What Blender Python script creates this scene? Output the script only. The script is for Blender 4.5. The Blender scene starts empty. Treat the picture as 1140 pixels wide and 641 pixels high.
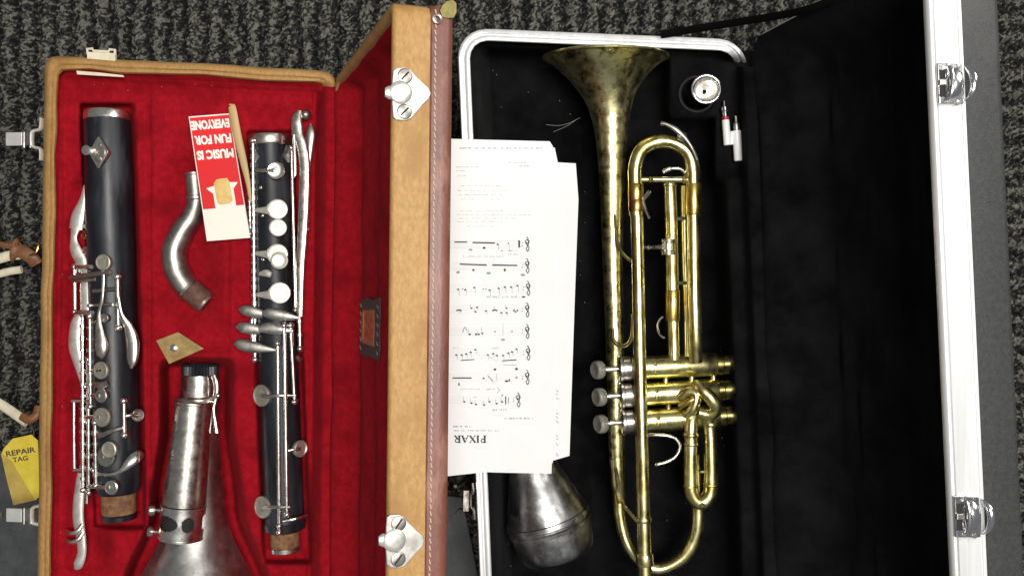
import bpy, bmesh, math, random
import numpy as np
random.seed(7); rng = np.random.default_rng(7)
PI = math.pi
U = 0.0008          # metres per working unit
D = 1000.0          # camera height above the rims of the two cases
FLOOR = -140.0      # carpet
scene = bpy.context.scene
COL = scene.collection

# ------------------------------------------------------------------ helpers
def W(px, py, z=0.0):
    k = (D - z) / D
    return np.array([(px - 570.0) * k, -(py - 320.5) * k, z], float)
def K(z): return (D - z) / D
def unit(v):
    v = np.asarray(v, float); n = np.linalg.norm(v)
    return v / n if n > 1e-9 else v
def sm(a, b, x):
    t = np.clip((x - a) / (b - a), 0, 1); return t * t * (3 - 2 * t)

def vnoise(x, y, seed=0):
    xi = np.floor(x).astype(np.int64); yi = np.floor(y).astype(np.int64)
    xf = x - xi; yf = y - yi
    def h(a, b):
        n = (a * 374761393 + b * 668265263 + seed * 982451653) & 0x7fffffff
        n = ((n ^ (n >> 13)) * 1274126177) & 0x7fffffff
        return ((n ^ (n >> 16)) & 0xffff) / 65535.0
    u = xf * xf * (3 - 2 * xf); v = yf * yf * (3 - 2 * yf)
    return (h(xi, yi) * (1 - u) + h(xi + 1, yi) * u) * (1 - v) + (h(xi, yi + 1) * (1 - u) + h(xi + 1, yi + 1) * u) * v

def crom(pts, n=6):
    """Catmull-Rom through rows of any dimension."""
    p = np.array(pts, float)
    if len(p) < 3: return p
    q = np.vstack([2 * p[0] - p[1], p, 2 * p[-1] - p[-2]])
    out = []
    for i in range(1, len(q) - 2):
        a, b, c, d = q[i - 1], q[i], q[i + 1], q[i + 2]
        for j in range(n):
            t = j / n
            out.append(0.5 * (2 * b + (c - a) * t + (2 * a - 5 * b + 4 * c - d) * t * t + (3 * b - a - 3 * c + d) * t ** 3))
    out.append(p[-1])
    return np.array(out)

class MB:
    def __init__(s): s.v = []; s.f = []
    def add(s, verts, faces):
        o = len(s.v); s.v.extend([tuple(map(float, v)) for v in verts])
        s.f.extend([tuple(int(i) + o for i in f) for f in faces]); return s
    def loft(s, loops, closed=True, cap0=False, cap1=False):
        n = len(loops[0]); vs = [v for l in loops for v in l]; fs = []
        m = n if closed else n - 1
        for i in range(len(loops) - 1):
            for j in range(m):
                k = (j + 1) % n
                fs.append((i * n + j, i * n + k, (i + 1) * n + k, (i + 1) * n + j))
        if cap0: fs.append(tuple(range(n))[::-1])
        if cap1: fs.append(tuple((len(loops) - 1) * n + j for j in range(n)))
        return s.add(vs, fs)
    def tube(s, pts, rad, seg=12, flat=1.0, cap=True, up=(0, 0, 1)):
        p = np.array(pts, float); n = len(p)
        r = np.full(n, rad, float) if np.isscalar(rad) else np.array(rad, float)
        upv = np.array(up, float); loops = []; last = None
        for i in range(n):
            t = unit(p[min(i + 1, n - 1)] - p[max(i - 1, 0)])
            sd = np.cross(t, upv)
            if np.linalg.norm(sd) < 0.05:
                sd = last if last is not None else np.array([1., 0, 0])
            sd = unit(sd); last = sd
            b = np.cross(sd, t)
            loops.append([p[i] + sd * r[i] * math.cos(a) + b * r[i] * flat * math.sin(a)
                          for a in [2 * PI * k / seg for k in range(seg)]])
        return s.loft(loops, True, cap, cap)
    def lathe(s, p0, ax, prof, seg=28, capA=False, capB=False):
        ax = unit(ax); ref = np.array([0, 0, 1.]) if abs(ax[2]) < .9 else np.array([1., 0, 0])
        e1 = unit(np.cross(ax, ref)); e2 = np.cross(ax, e1)
        loops = [[np.asarray(p0) + ax * t + (e1 * math.cos(a) + e2 * math.sin(a)) * max(r, .02)
                  for a in [2 * PI * k / seg for k in range(seg)]] for t, r in prof]
        return s.loft(loops, True, capA, capB)
    def ball(s, c, r, seg=10):
        return s.lathe(np.asarray(c) - np.array([0, 0, r]), (0, 0, 1),
                       [(r - r * math.cos(a), r * math.sin(a)) for a in np.linspace(0.02, PI - .02, 8)], seg)
    def cup(s, c, r, h, n=(0, 0, 1), seg=24, dish=0.0):
        n = unit(n)
        pr = [(-h, r * .9), (-h * .2, r * .98), (h * .25, r), (h * .6, r * .95), (h * .75, r * .84),
              (h * (.72 - dish), r * .7), (h * (.8 - dish), r * .35), (h * (.85 - dish), .02)]
        return s.lathe(c, n, pr, seg, capA=True)
    def box(s, c, ex, ey, ez):
        c, ex, ey, ez = [np.asarray(a, float) for a in (c, ex, ey, ez)]
        vs = [c + ex * i + ey * j + ez * k for k in (-1, 1) for (i, j) in ((-1, -1), (1, -1), (1, 1), (-1, 1))]
        return s.add(vs, [(3, 2, 1, 0), (4, 5, 6, 7), (0, 1, 5, 4), (1, 2, 6, 5), (2, 3, 7, 6), (3, 0, 4, 7)])
    def prism(s, top, off):
        """closed polygon (world points) extruded by vector off"""
        n = len(top); off = np.asarray(off, float)
        vs = [np.asarray(p) for p in top] + [np.asarray(p) + off for p in top]
        fs = [tuple(range(n)), tuple(range(2 * n - 1, n - 1, -1))]
        for i in range(n):
            j = (i + 1) % n; fs.append((i, n + i, n + j, j))
        return s.add(vs, fs)
    def grid(s, P, flip=False):
        """P: (a,b,3) array"""
        a, b = P.shape[:2]; idx = np.arange(a * b).reshape(a, b)
        q = np.stack([idx[:-1, :-1], idx[:-1, 1:], idx[1:, 1:], idx[1:, :-1]], -1).reshape(-1, 4)
        if flip: q = q[:, ::-1]
        return s.add(P.reshape(-1, 3), q)
    def build(s, name, mat, parent=None, origin=(0, 0, 0), smooth=True, bevel=0, fix=True, ang=40):
        o = np.array(parent['_o'] if parent is not None and '_o' in parent else origin, float)
        me = bpy.data.meshes.new(name)
        V = (np.array(s.v) - o) * U
        me.from_pydata(V.tolist(), [], s.f); me.validate(); me.update()
        if fix:
            bm = bmesh.new(); bm.from_mesh(me)
            bmesh.ops.recalc_face_normals(bm, faces=bm.faces[:]); bm.to_mesh(me); bm.free()
        me.materials.append(mat)
        if smooth:
            me.polygons.foreach_set('use_smooth', [True] * len(me.polygons))
            try: me.set_sharp_from_angle(angle=math.radians(ang))
            except Exception: pass
        ob = bpy.data.objects.new(name, me); COL.objects.link(ob)
        if parent is not None: ob.parent = parent; ob['_o'] = list(o)
        else: ob.location = tuple(o * U); ob['_o'] = list(o)
        if bevel:
            m = ob.modifiers.new('bevel', 'BEVEL'); m.width = bevel * U; m.segments = 2; m.limit_method = 'ANGLE'
            m.angle_limit = math.radians(35)
        return ob

def tag(o, label=None, cat=None, group=None, kind=None):
    if label: o['label'] = label
    if cat: o['category'] = cat
    if group: o['group'] = group
    if kind: o['kind'] = kind
    return o
def thing(name, label, cat, base, group=None):
    e = bpy.data.objects.new(name, None); COL.objects.link(e)
    e.empty_display_size = .02
    e.location = tuple(np.asarray(base) * U); e['_o'] = [float(a) for a in base]
    return tag(e, label, cat, group)

def text2d(s, bold=0.0):
    cu = bpy.data.curves.new('lettering', 'FONT'); cu.body = s; cu.size = 1.0
    cu.align_x = 'CENTER'; cu.align_y = 'CENTER'; cu.offset = bold; cu.resolution_u = 3
    ob = bpy.data.objects.new('lettering', cu); COL.objects.link(ob)
    dg = bpy.context.evaluated_depsgraph_get(); me = bpy.data.meshes.new_from_object(ob.evaluated_get(dg))
    vs = [(v.co.x, v.co.y) for v in me.vertices]; fs = [tuple(p.vertices) for p in me.polygons]
    bpy.data.objects.remove(ob); bpy.data.curves.remove(cu); bpy.data.meshes.remove(me)
    return np.array(vs), fs
def put_text(mb, s, fn, w=None, h=None, bold=0.0):
    """fn maps centred (x right, y up) text units to world; w,h = target size"""
    v, f = text2d(s, bold)
    lo, hi = v.min(0), v.max(0); c = (lo + hi) / 2; sz = hi - lo
    kx = (w / sz[0]) if w else h / sz[1]; ky = (h / sz[1]) if h else kx
    mb.add([fn((x - c[0]) * kx, (y - c[1]) * ky) for x, y in v], f)

# ------------------------------------------------------------------ materials
def mat(name, c1, c2=None, scale=60, rough=.5, rough2=None, metal=0, bump=0, bscale=400, lo=.35, hi=.65,
        sheen=0, detail=4, stretch=None, c3=None, coat=0, sheen_col=None, bdist=.0006, spec=None, scale3=20):
    m = bpy.data.materials.new(name); m.use_nodes = True
    nt = m.node_tree; N = nt.nodes; L = nt.links; b = N['Principled BSDF']
    tc = N.new('ShaderNodeTexCoord'); mp = N.new('ShaderNodeMapping'); L.new(tc.outputs['Object'], mp.inputs['Vector'])
    if stretch: mp.inputs['Scale'].default_value = stretch
    def noise(sc, det=detail):
        n = N.new('ShaderNodeTexNoise'); n.inputs['Scale'].default_value = sc; n.inputs['Detail'].default_value = det
        n.inputs['Roughness'].default_value = .6; L.new(mp.outputs['Vector'], n.inputs['Vector']); return n
    def ramp(src, a, z, ca, cz):
        r = N.new('ShaderNodeValToRGB'); r.color_ramp.elements[0].position = a; r.color_ramp.elements[1].position = z
        r.color_ramp.elements[0].color = (*ca, 1); r.color_ramp.elements[1].color = (*cz, 1)
        L.new(src, r.inputs['Fac']); return r
    b.inputs['Metallic'].default_value = metal; b.inputs['Roughness'].default_value = rough
    if spec is not None: b.inputs['Specular IOR Level'].default_value = spec
    if c2 is None: b.inputs['Base Color'].default_value = (*c1, 1)
    else:
        r = ramp(noise(scale).outputs['Fac'], lo, hi, c1, c2); out = r.outputs['Color']
        if c3 is not None:
            r3 = ramp(noise(scale3, 6).outputs['Fac'], .5, .66, (0, 0, 0), (1, 1, 1))
            mx = N.new('ShaderNodeMix'); mx.data_type = 'RGBA'
            L.new(r3.outputs['Color'], mx.inputs[0]); L.new(out, mx.inputs[6]); mx.inputs[7].default_value = (*c3, 1)
            out = mx.outputs[2]
        L.new(out, b.inputs['Base Color'])
    if rough2 is not None:
        r = ramp(noise(scale * .7 + 7).outputs['Fac'], .35, .68, (rough,) * 3, (rough2,) * 3)
        L.new(r.outputs['Color'], b.inputs['Roughness'])
    if bump:
        n = noise(bscale, 3); bp = N.new('ShaderNodeBump'); bp.inputs['Strength'].default_value = bump
        bp.inputs['Distance'].default_value = bdist
        L.new(n.outputs['Fac'], bp.inputs['Height']); L.new(bp.outputs['Normal'], b.inputs['Normal'])
    if sheen:
        b.inputs['Sheen Weight'].default_value = sheen; b.inputs['Sheen Roughness'].default_value = .45
        if sheen_col: b.inputs['Sheen Tint'].default_value = (*sheen_col, 1)
    if coat: b.inputs['Coat Weight'].default_value = coat; b.inputs['Coat Roughness'].default_value = .15
    return m

M = {}
M['red'] = mat('red_plush', (.27, .004, .010), (.36, .0065, .015), 170, .95, bump=.9, bscale=750, bdist=.0012, c3=(.22, .0033, .009), scale3=30, sheen=.02, sheen_col=(1, .25, .25), spec=.1)
M['black'] = mat('black_plush', (.0025, .0025, .003), (.0095, .0095, .0105), 22, .95, bump=.9, bscale=700, bdist=.0012, sheen=.02, spec=.05)
M['tan'] = mat('tan_vinyl', (.34, .19, .062), (.44, .255, .094), 420, .55, bump=.5, bscale=800, c3=(.31, .165, .052), scale3=38, stretch=(1, .5, 1), spec=.3)
M['leather'] = mat('burgundy_leather', (.115, .038, .024), (.17, .060, .040), 60, .45, bump=.4, bscale=500, c3=(.27, .12, .085), scale3=70, stretch=(1, .35, 1))
M['brown'] = mat('brown_leather', (.14, .05, .018), (.24, .10, .04), 120, .5, bump=.4, bscale=500)
M['cream'] = mat('cream_leather', (.62, .55, .40), (.75, .68, .52), 120, .6, bump=.4, bscale=500)
M['thread'] = mat('pale_thread', (.43, .31, .25), None, rough=.8)
M['silver'] = mat('worn_silver', (.50, .47, .42), (.74, .70, .64), 160, .24, .42, metal=1, c3=(.44, .41, .35), scale3=60, bump=.025, bscale=250)
M['silver2'] = mat('clean_nickel', (.70, .68, .63), (.86, .84, .79), 160, .22, .36, metal=1, bump=.05, bscale=250)
M['pewter'] = mat('tarnished_silver', (.36, .34, .31), (.50, .475, .43), 70, .34, .5, metal=1, c3=(.25, .235, .21), scale3=50, bump=.12, bscale=220)
M['ivory'] = mat('satin_silver', (.64, .62, .54), (.74, .72, .64), 200, .42, .55, metal=.6)
M['padskin'] = mat('dull_silver_cup', (.40, .38, .30), (.54, .51, .42), 200, .42, .55, metal=.8)
M['ebony'] = mat('black_wood', (.004, .005, .007), (.014, .017, .023), 90, .34, .5, bump=.15, bscale=300, stretch=(1, .2, 1), spec=.4, c3=(.035, .039, .047), scale3=45)
M['cork'] = mat('old_cork', (.14, .06, .022), (.28, .145, .065), 160, .8, bump=.6, bscale=500, c3=(.12, .05, .03), scale3=120)
M['corkred'] = mat('dark_cork', (.08, .035, .025), (.16, .075, .055), 160, .7, bump=.5, bscale=500)
M['brass'] = mat('worn_brass', (.64, .57, .22), (.90, .84, .46), 120, .24, .42, metal=1, c3=(.36, .31, .10), scale3=95, bump=.10, bscale=260, stretch=(1, .55, 1))
M['brass_bell'] = mat('mottled_brass', (.30, .265, .085), (.92, .86, .47), 130, .24, .44, metal=1, lo=.36, hi=.50, c3=(.66, .60, .28), scale3=60, bump=.14, bscale=240, detail=6)
M['copper'] = mat('reddish_brass', (.42, .21, .08), (.58, .33, .13), 120, .25, .4, metal=1)
M['gold'] = mat('yellow_brass', (.60, .42, .10), (.74, .56, .18), 120, .25, .4, metal=1)
M['alu'] = mat('aluminium', (.74, .75, .76), (.84, .845, .85), 160, .36, .5, metal=.4, stretch=(1, .06, 1), c3=(.66, .66, .65), scale3=50)
M['vinyl'] = mat('grey_vinyl', (.028, .029, .029), (.042, .043, .043), 300, .5, bump=.5, bscale=900, c3=(.050, .051, .051), scale3=14, spec=.4)
M['chrome'] = mat('chrome', (.82, .82, .82), (.9, .9, .9), 100, .12, .22, metal=1)
M['mute'] = mat('scuffed_aluminium', (.20, .20, .20), (.40, .40, .40), 55, .28, .46, metal=1, c3=(.55, .55, .55), scale3=80, bump=.15, bscale=180)
M['paper'] = mat('white_paper', (.76, .76, .755), (.79, .79, .785), 20, .75, spec=.2)
M['ink'] = mat('black_ink', (.03, .03, .035), None, rough=.7)
M['greyink'] = mat('grey_ink', (.27, .27, .28), None, rough=.7)
M['cardred'] = mat('red_print', (.72, .012, .016), None, rough=.45)
M['cardwhite'] = mat('cream_card', (.86, .84, .74), (.90, .88, .79), 60, .5)
M['cardgold'] = mat('gold_print', (.62, .38, .07), (.80, .58, .22), 90, .5)
M['reed'] = mat('cane', (.42, .29, .12), (.55, .40, .19), 120, .55, stretch=(1, .1, 1))
M['yellow'] = mat('yellow_tag_paper', (.62, .47, .03), (.72, .56, .06), 90, .65)
M['yellow2'] = mat('aged_tag_paper', (.42, .29, .05), (.52, .38, .09), 90, .65)
M['tab'] = mat('khaki_leather', (.26, .17, .05), (.38, .26, .09), 120, .6, bump=.3)
M['mat'] = mat('grey_mat', (.035, .037, .040), (.065, .068, .071), 45, .55, bump=.3, bscale=700)
M['oldbrass'] = mat('tarnished_brass', (.06, .052, .02), (.18, .155, .06), 160, .22, .4, metal=1)
M['plate'] = mat('matte_nickel', (.64, .63, .575), (.76, .75, .70), 120, .32, .46, metal=.72, c3=(.52, .50, .44), scale3=70)
M['pearl'] = mat('worn_button', (.34, .33, .29), (.50, .49, .43), 160, .3, .5, metal=.6)
M['oldgold'] = mat('dull_brass', (.15, .125, .04), (.25, .21, .08), 160, .4, .55, metal=.7)
M['bellsilver'] = mat('pale_worn_silver', (.38, .37, .35), (.56, .545, .52), 45, .34, .52, metal=1, c3=(.68, .665, .64), scale3=60, bump=.12, bscale=220)
M['lintw'] = mat('pale_lint', (.22, .215, .21), None, rough=.9)
M['redthread'] = mat('red_thread', (.45, .05, .03), None, rough=.8)
M['paleink'] = mat('pale_ink', (.58, .58, .59), None, rough=.7)
M['nickel'] = mat('bright_nickel', (.76, .75, .70), (.86, .85, .80), 160, .34, .45, metal=.6)
M['darkgap'] = mat('dark_recess', (.012, .012, .012), None, rough=.8)
M['white_plastic'] = mat('white_plastic', (.80, .80, .80), None, rough=.3)
M['red_plastic'] = mat('red_plastic', (.30, .012, .02), None, rough=.4)
M['strap'] = mat('black_strap', (.003, .003, .003), None, rough=.9, spec=.05)
M['badge'] = mat('badge_black', (.010, .010, .009), (.06, .05, .045), 500, .6)
M['badgegold'] = mat('badge_gold_thread', (.42, .19, .05), (.40, .04, .03), 420, .6, lo=.42, hi=.58)

# ------------------------------------------------------------------ carpet
def carpet():
    near = np.concatenate([np.arange(-1200, -702, 4.2), np.arange(-700, 700.1, 2.6), np.arange(703, 1200, 4.2)]); far = np.linspace(1215, 2200, 40)
    xs = np.concatenate([-far[::-1], near, far])
    neary = np.concatenate([np.arange(-850, -422, 4.2), np.arange(-420, 420.1, 2.6), np.arange(423, 850, 4.2)]); fary = np.linspace(865, 1800, 40)
    ys = np.concatenate([-fary[::-1], neary, fary])
    X, Y = np.meshgrid(xs, ys)
    right = X > 420
    wob = (vnoise(X / 18, Y / 18, 3) - .5) * 2.6
    ribL = .5 + .5 * np.sin(2 * PI * X / 24 + wob)
    ribR = .5 + .5 * np.sin(2 * PI * Y / 24 + wob)
    rib = np.where(right, ribR, ribL)
    h = rib * 6 + rng.random(X.shape) * 6.5 + vnoise(X / 7, Y / 7, 5) * 4
    P = np.stack([X, Y, FLOOR - 10 + h], -1)
    o = MB().grid(P).build('carpet', None, None, (0, 0, FLOOR), fix=False, smooth=False)
    me = o.data
    at = me.attributes.new('yarn', 'FLOAT', 'POINT')
    yarn = rib * .42 + vnoise(X / 4, Y / 4, 9) * .16 + (rng.random(X.shape) - .5) * 1.0 + .10
    at.data.foreach_set('value', yarn.ravel().astype(np.float32))
    m = bpy.data.materials.new('carpet_pile'); m.use_nodes = True
    nt = m.node_tree; N = nt.nodes; L = nt.links; b = N['Principled BSDF']
    a = N.new('ShaderNodeAttribute'); a.attribute_name = 'yarn'
    tc = N.new('ShaderNodeTexCoord'); n = N.new('ShaderNodeTexNoise'); n.inputs['Scale'].default_value = 560; n.inputs['Detail'].default_value = 3
    L.new(tc.outputs['Object'], n.inputs['Vector'])
    ad = N.new('ShaderNodeMath'); ad.operation = 'MULTIPLY_ADD'; ad.inputs[1].default_value = .75
    L.new(a.outputs['Fac'], ad.inputs[0]); L.new(n.outputs['Fac'], ad.inputs[2])
    r = N.new('ShaderNodeValToRGB'); e = r.color_ramp.elements
    e[0].position = .50; e[0].color = (.010, .010, .011, 1); e[1].position = 1.16; e[1].color = (.145, .142, .120, 1)
    e2 = e.new(.82); e2.color = (.034, .034, .032, 1)
    L.new(ad.outputs[0], r.inputs['Fac']); L.new(r.outputs['Color'], b.inputs['Base Color'])
    b.inputs['Roughness'].default_value = .95; b.inputs['Specular IOR Level'].default_value = .1
    me.materials.clear(); me.materials.append(m)
    tag(o, kind='structure')
carpet()

# ------------------------------------------------------------------ grey mat
mbx = MB()
mp_ = [W(-420, 508, -138), W(20, 500, -138), W(300, 530, -138), W(515, 552, -138), W(545, 700, -138), W(545, 900, -138), W(-420, 900, -138)]
mbx.prism([p + np.array([0, 0, 7.]) for p in mp_], (0, 0, -5))
tag(mbx.build('floor_mat', M['mat'], None, tuple(W(60, 640, -139)), smooth=False, bevel=1.2),
    'smooth dark grey mat on the carpet, partly under the red lined case', 'mat')

# ------------------------------------------------------------------ case helpers
def rrect(x0, y0, x1, y1, r, n=7):
    """rounded rectangle, list of (x,y); r = one radius or four (x0y0, x1y0, x1y1, x0y1)"""
    rs = [r] * 4 if np.isscalar(r) else r; out = []
    for (cx, cy, sx, sy, a0), rr in zip(((x0, y0, 1, 1, PI), (x1, y0, -1, 1, 1.5 * PI), (x1, y1, -1, -1, 0), (x0, y1, 1, -1, .5 * PI)), rs):
        rr = max(rr, .5)
        for k in range(n):
            a = a0 + .5 * PI * k / (n - 1)
            out.append((cx + sx * rr + rr * math.cos(a), cy + sy * rr + rr * math.sin(a)))
    # densify straight runs so the shapes can waver
    d = []
    for i in range(len(out)):
        a = np.array(out[i]); b = np.array(out[(i + 1) % len(out)]); L = np.linalg.norm(b - a); m = max(1, int(L / 30))
        for k in range(m): d.append(tuple(a + (b - a) * k / m))
    return d

# ================================================================== CASE 1 (red lined)
c1 = thing('instrument_case', 'open tan and burgundy leather case with red plush lining, left of the black lined case', 'instrument case', W(205, 400, FLOOR))
def A1(u, v, z): return W(50 + u - .0135 * v, 62 + .056 * u + v, z)
CW, CH = 324, 745
def ring1(ins, z, wav=0.0):
    out = []
    nb = len(rrect(0, 0, CW, CH, 14))
    for (u, v) in rrect(ins, ins, CW - ins, CH - ins, max(15 - ins * .7, 3)):
        w = wav * (vnoise(np.array(u / 22.), np.array(v / 22.), 4) - .5)
        out.append(A1(u + w, v + w, z - 40 * float(sm(CW - 26, CW - 16, u) * sm(14, 26, v))))
    return out
def ring_loft(fn, prof):
    """prof: list of (inset, z, waver); all rings sampled with the same count"""
    loops = [fn(*p) for p in prof]; n = min(len(l) for l in loops)
    res = []
    for l in loops:
        l = np.array(l); c = np.vstack([l, l[:1]]); d = np.r_[0, np.cumsum(np.linalg.norm(np.diff(c, axis=0), axis=1))]
        t = np.linspace(0, d[-1], 261)[:-1]
        res.append(np.stack([np.interp(t, d, c[:, k]) for k in range(3)], -1))
    return res
mb = MB(); mb.loft(ring_loft(ring1, [(3, -126), (1, -122), (1, -22)]))
mb.add([A1(u, v, -126) for u, v in ((3, 3), (CW - 3, 3), (CW - 3, CH - 3), (3, CH - 3))], [(0, 1, 2, 3)])
base1 = mb.build('base_shell', M['leather'], c1)
mb = MB(); mb.loft(ring_loft(ring1, [(0, -24, 0), (-.5, -8, 2), (1.2, -2, 3), (4, .6, 3), (7, .4, 3), (8.4, -1.6, 3.4), (9.6, -.6, 3.8), (12, -.9, 4.4), (13.6, -4, 5), (14, -8, 5), (14, -50, 2)]))
mb.build('rim_trim', M['tan'], c1, ang=60)
# feet hidden below; red plush tray as a height field
us = np.arange(12.5, CW + 1, 2.0); vs = np.arange(11.5, CH - 12, 2.2)
Ug, Vg = np.meshgrid(us, vs)
PX = 50 + Ug - .0135 * Vg; PY = 62 + .056 * Ug + Vg
def inside(x0, y0, x1, y1, s=9):
    return sm(x0 - s, x0 + s, PX) * (1 - sm(x1 - s, x1 + s, PX)) * sm(y0 - s, y0 + s, PY) * (1 - sm(y1 - s, y1 + s, PY))
TOPZ = -24.0
Z = np.full(PX.shape, TOPZ) + (vnoise(PX / 30, PY / 40, 2) - .5) * 3
def carve(mask, depth):
    global Z
    Z = np.minimum(Z, TOPZ + (depth - TOPZ) * mask + (vnoise(PX / 22, PY / 30, 6) - .5) * 2)
AX1 = 119 + 13 * (PY - 125) / 425; AX2 = 301 + 17 * (PY - 160) / 430
def tight(ax, wl, wr, y0, y1, e=6):
    return sm(-wl - e, -wl + 1, PX - ax) * (1 - sm(wr - 1, wr + e, PX - ax)) * sm(y0 - 6, y0 + 2, PY) * (1 - sm(y1 - 2, y1 + 8, PY))
carve(inside(76, 205, 118, 636, 12), -38)
carve(tight(AX1, 26, 27, 119, 584), -57)
carve(inside(268, 120, 350, 400, 12), -33)
carve(tight(AX2, 23, 24, 148, 622), -54)
carve(inside(188, 186, 240, 352, 22), -46)
# flared recess for the bell
half = 30 + 11 * sm(470, 560, PY) + 32 * sm(560, 660, PY) + 30 * sm(640, 720, PY)
bm_ = (1 - sm(half - 4, half + 14, np.abs(PX - 219))) * sm(396, 412, PY)
carve(bm_, -112)
# stitched creases
def crease(dist, w=2.2, d=5): return -d * np.exp(-(dist / w) ** 2)
Z += crease(PX - (166 + 3 * (vnoise(PY / 60, PY * 0, 8) - .5))) * sm(90, 120, PY) * (1 - sm(560, 600, PY))
Z += crease(PX - 254, 2.2, 3) * (1 - sm(380, 400, PY))
Z += crease(PY - (391 - .04 * (PX - 200)), 2.2, 5) * sm(168, 180, PX) * (1 - sm(246, 258, PX))
Z += crease(PX - (352 - .012 * PY), 3, 6)
Z += crease(PY - 102, 4, 2)
# sides climb to the rim, right hand side runs over it as the hinge cloth
Z = np.maximum(Z, np.where(Ug < 22, -9 - 10 * sm(12.5, 20, Ug), -99))
Z = np.where((Vg < 24) & (Ug < CW - 16), np.maximum(Z, -9 - 10 * sm(12, 22, Vg)), Z)
over = sm(CW - 22, CW - 8, Ug) * sm(8, 22, Vg)
Z = Z * (1 - over) + 2.2 * over
Z += (vnoise(PX / 4, PY / 4, 12) - .5) * .7
k = (D - Z) / D
P3 = np.stack([(PX - 570) * k, -(PY - 320.5) * k, Z], -1)
lining1 = MB().grid(P3, True).build('plush_lining', M['red'], c1, fix=False, ang=180)

# ---- lid of case 1
a1 = math.radians(20.3); L1 = 293.0
H1 = W(373, 87, 1.0); e_h = unit(W(364.6, 787, 1.0) - H1)
e_s = np.array([math.sin(a1), 0, math.cos(a1)]); e_d = np.array([math.cos(a1), 0, -math.sin(a1)])
e_h = unit(e_h - e_s * e_h.dot(e_s) - e_d * e_h.dot(e_d) * 0)
LH = 735.0
def L1P(s, v, d): return H1 + e_s * s + e_h * v + e_d * d
def lring(fn, L, Hh, r):
    def g(ins, d): return [fn(s, v, d + 9 * float((1 - sm(6, 16, s)) * sm(14, 30, v))) for s, v in rrect(ins, ins, L - ins, Hh - ins, max(r - ins * .7, 2))]
    return g
g1 = lring(L1P, L1, LH, 14)
mb = MB(); mb.loft(ring_loft(g1, [(11, 26), (10, 4), (8.5, .6), (5, -.6), (1.5, .3), (0, 2.5), (0, 30.8)]))
lid1 = mb.build('lid_frame', M['tan'], c1, ang=60)
mb = MB(); prof = [(0.6, 30.4), (-1.0, 31), (-1.6, 32), (-1.8, 36), (-2.6, 40), (-3, 44), (-1.6, 47.6), (1.0, 49.6), (4, 50.4), (12, 50.6)]
lp = ring_loft(g1, prof); mb.loft(lp, cap1=True)
lidp = mb.build('lid_panel', M['leather'], c1, ang=60)
# stitching along the binding
mb = MB()
v = 8.0
while v < LH - 10:
    c = L1P(L1 + 2.0, v, 34.4 + random.uniform(-.25, .25))
    mb.box(c, e_h * 2.0 + e_d * .5, e_d * .55, e_s * .5); v += 5.6
mb.build('stitching', M['thread'], lidp)
mb = MB(); mb.loft(ring_loft(g1, [(-2.6, 44.9), (-2.6, 46.1)])); 
# lid lining: a folded height field in lid space
ss = np.linspace(-4, L1 - 9, 80); vv = np.arange(9, LH - 8, 4.0)
S, V = np.meshgrid(ss, vv)
dep = 26 * sm(6, 40, S) + 3.2 * np.sin(S / 13.0 + .6 * vnoise(V / 80, V * 0, 3)) * sm(10, 40, S) * (1 - sm(180, 260, S)) \
      + (vnoise(S / 18, V / 40, 5) - .5) * 2.5
dep = np.where(S > L1 - 18, dep * (1 - sm(L1 - 18, L1 - 8, S)) + 6 * sm(L1 - 18, L1 - 8, S), dep)
edge = np.minimum(1, sm(7, 20, V)); dep = dep * edge + 2 * (1 - edge)
Pl = H1[None, None] + S[..., None] * e_s + V[..., None] * e_h + dep[..., None] * e_d
lidl = MB().grid(Pl).build('lid_lining', M['red'], c1, fix=False, ang=180)
def on_plane(px, py, p0, n):
    o = np.array([0, 0, D]); d = W(px, py, 0) - o
    t = np.dot(p0 - o, n) / np.dot(d, n); return o + d * t
# woven maker badge in the lid
pb = L1P(0, 0, 19.5)
cb = on_plane(412, 365, pb, e_d)
mb = MB()
bw, bh = 50, 28
mb.prism([cb + e_s * x * bw + e_h * y * bh - e_d * 1.0 for x, y in
          ((-1, -.72), (-.85, -1), (-.2, -1.1), (.3, -1.0), (.95, -1.12), (1, -.7), (.93, 0), (1, .72), (.9, 1.1), (.2, 1), (-.3, 1.1), (-.9, 1.02), (-1, .7), (-.93, 0))], e_d * 1.5)
badge = mb.build('badge', M['badge'], c1, smooth=False)
mb = MB(); mb.prism([cb + e_s * x * bw + e_h * y * bh - e_d * 1.6 for x, y in ((-.66, -.62), (.5, -.68), (.56, 0), (.5, .62), (-.66, .6), (-.78, 0))], e_d * .5)
em = mb.build('emblem', M['badgegold'], badge, smooth=False)
mb = MB(); mb.prism([cb + e_s * x * bw + e_h * y * bh - e_d * 2.0 for x, y in ((-.72, -.5), (-.52, -.56), (-.46, 0), (-.52, .54), (-.72, .48))], e_d * .35); mb.build('border', M['gold'], em, smooth=False)
mb = MB()
for x, y, a_ in ((-.2, -.3, .14), (.05, -.1, .12), (.28, -.34, .12), (-.15, .2, .15), (.15, .28, .12), (.36, .1, .1)):
    mb.prism([cb + e_s * (x + a_ * math.cos(t)) * bw + e_h * (y + 1.3 * a_ * math.sin(t)) * bh - e_d * 2.0 for t in np.linspace(0, 2 * PI, 9)[:-1]], e_d * .35)
tag(mb.build('embroidery', M['redthread'], em, smooth=False), kind='stuff')
for sx in (-.9, .82):
    mb = MB()
    for y in np.linspace(-.8, .8, 6): mb.box(cb + e_s * sx * bw + e_h * y * bh - e_d * 1.2, e_s * 3.2 + e_h * 1.2, e_h * .8, e_d * .3)
    tag(mb.build('end_stitching', M['greyink'], badge, smooth=False), kind='stuff')
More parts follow.
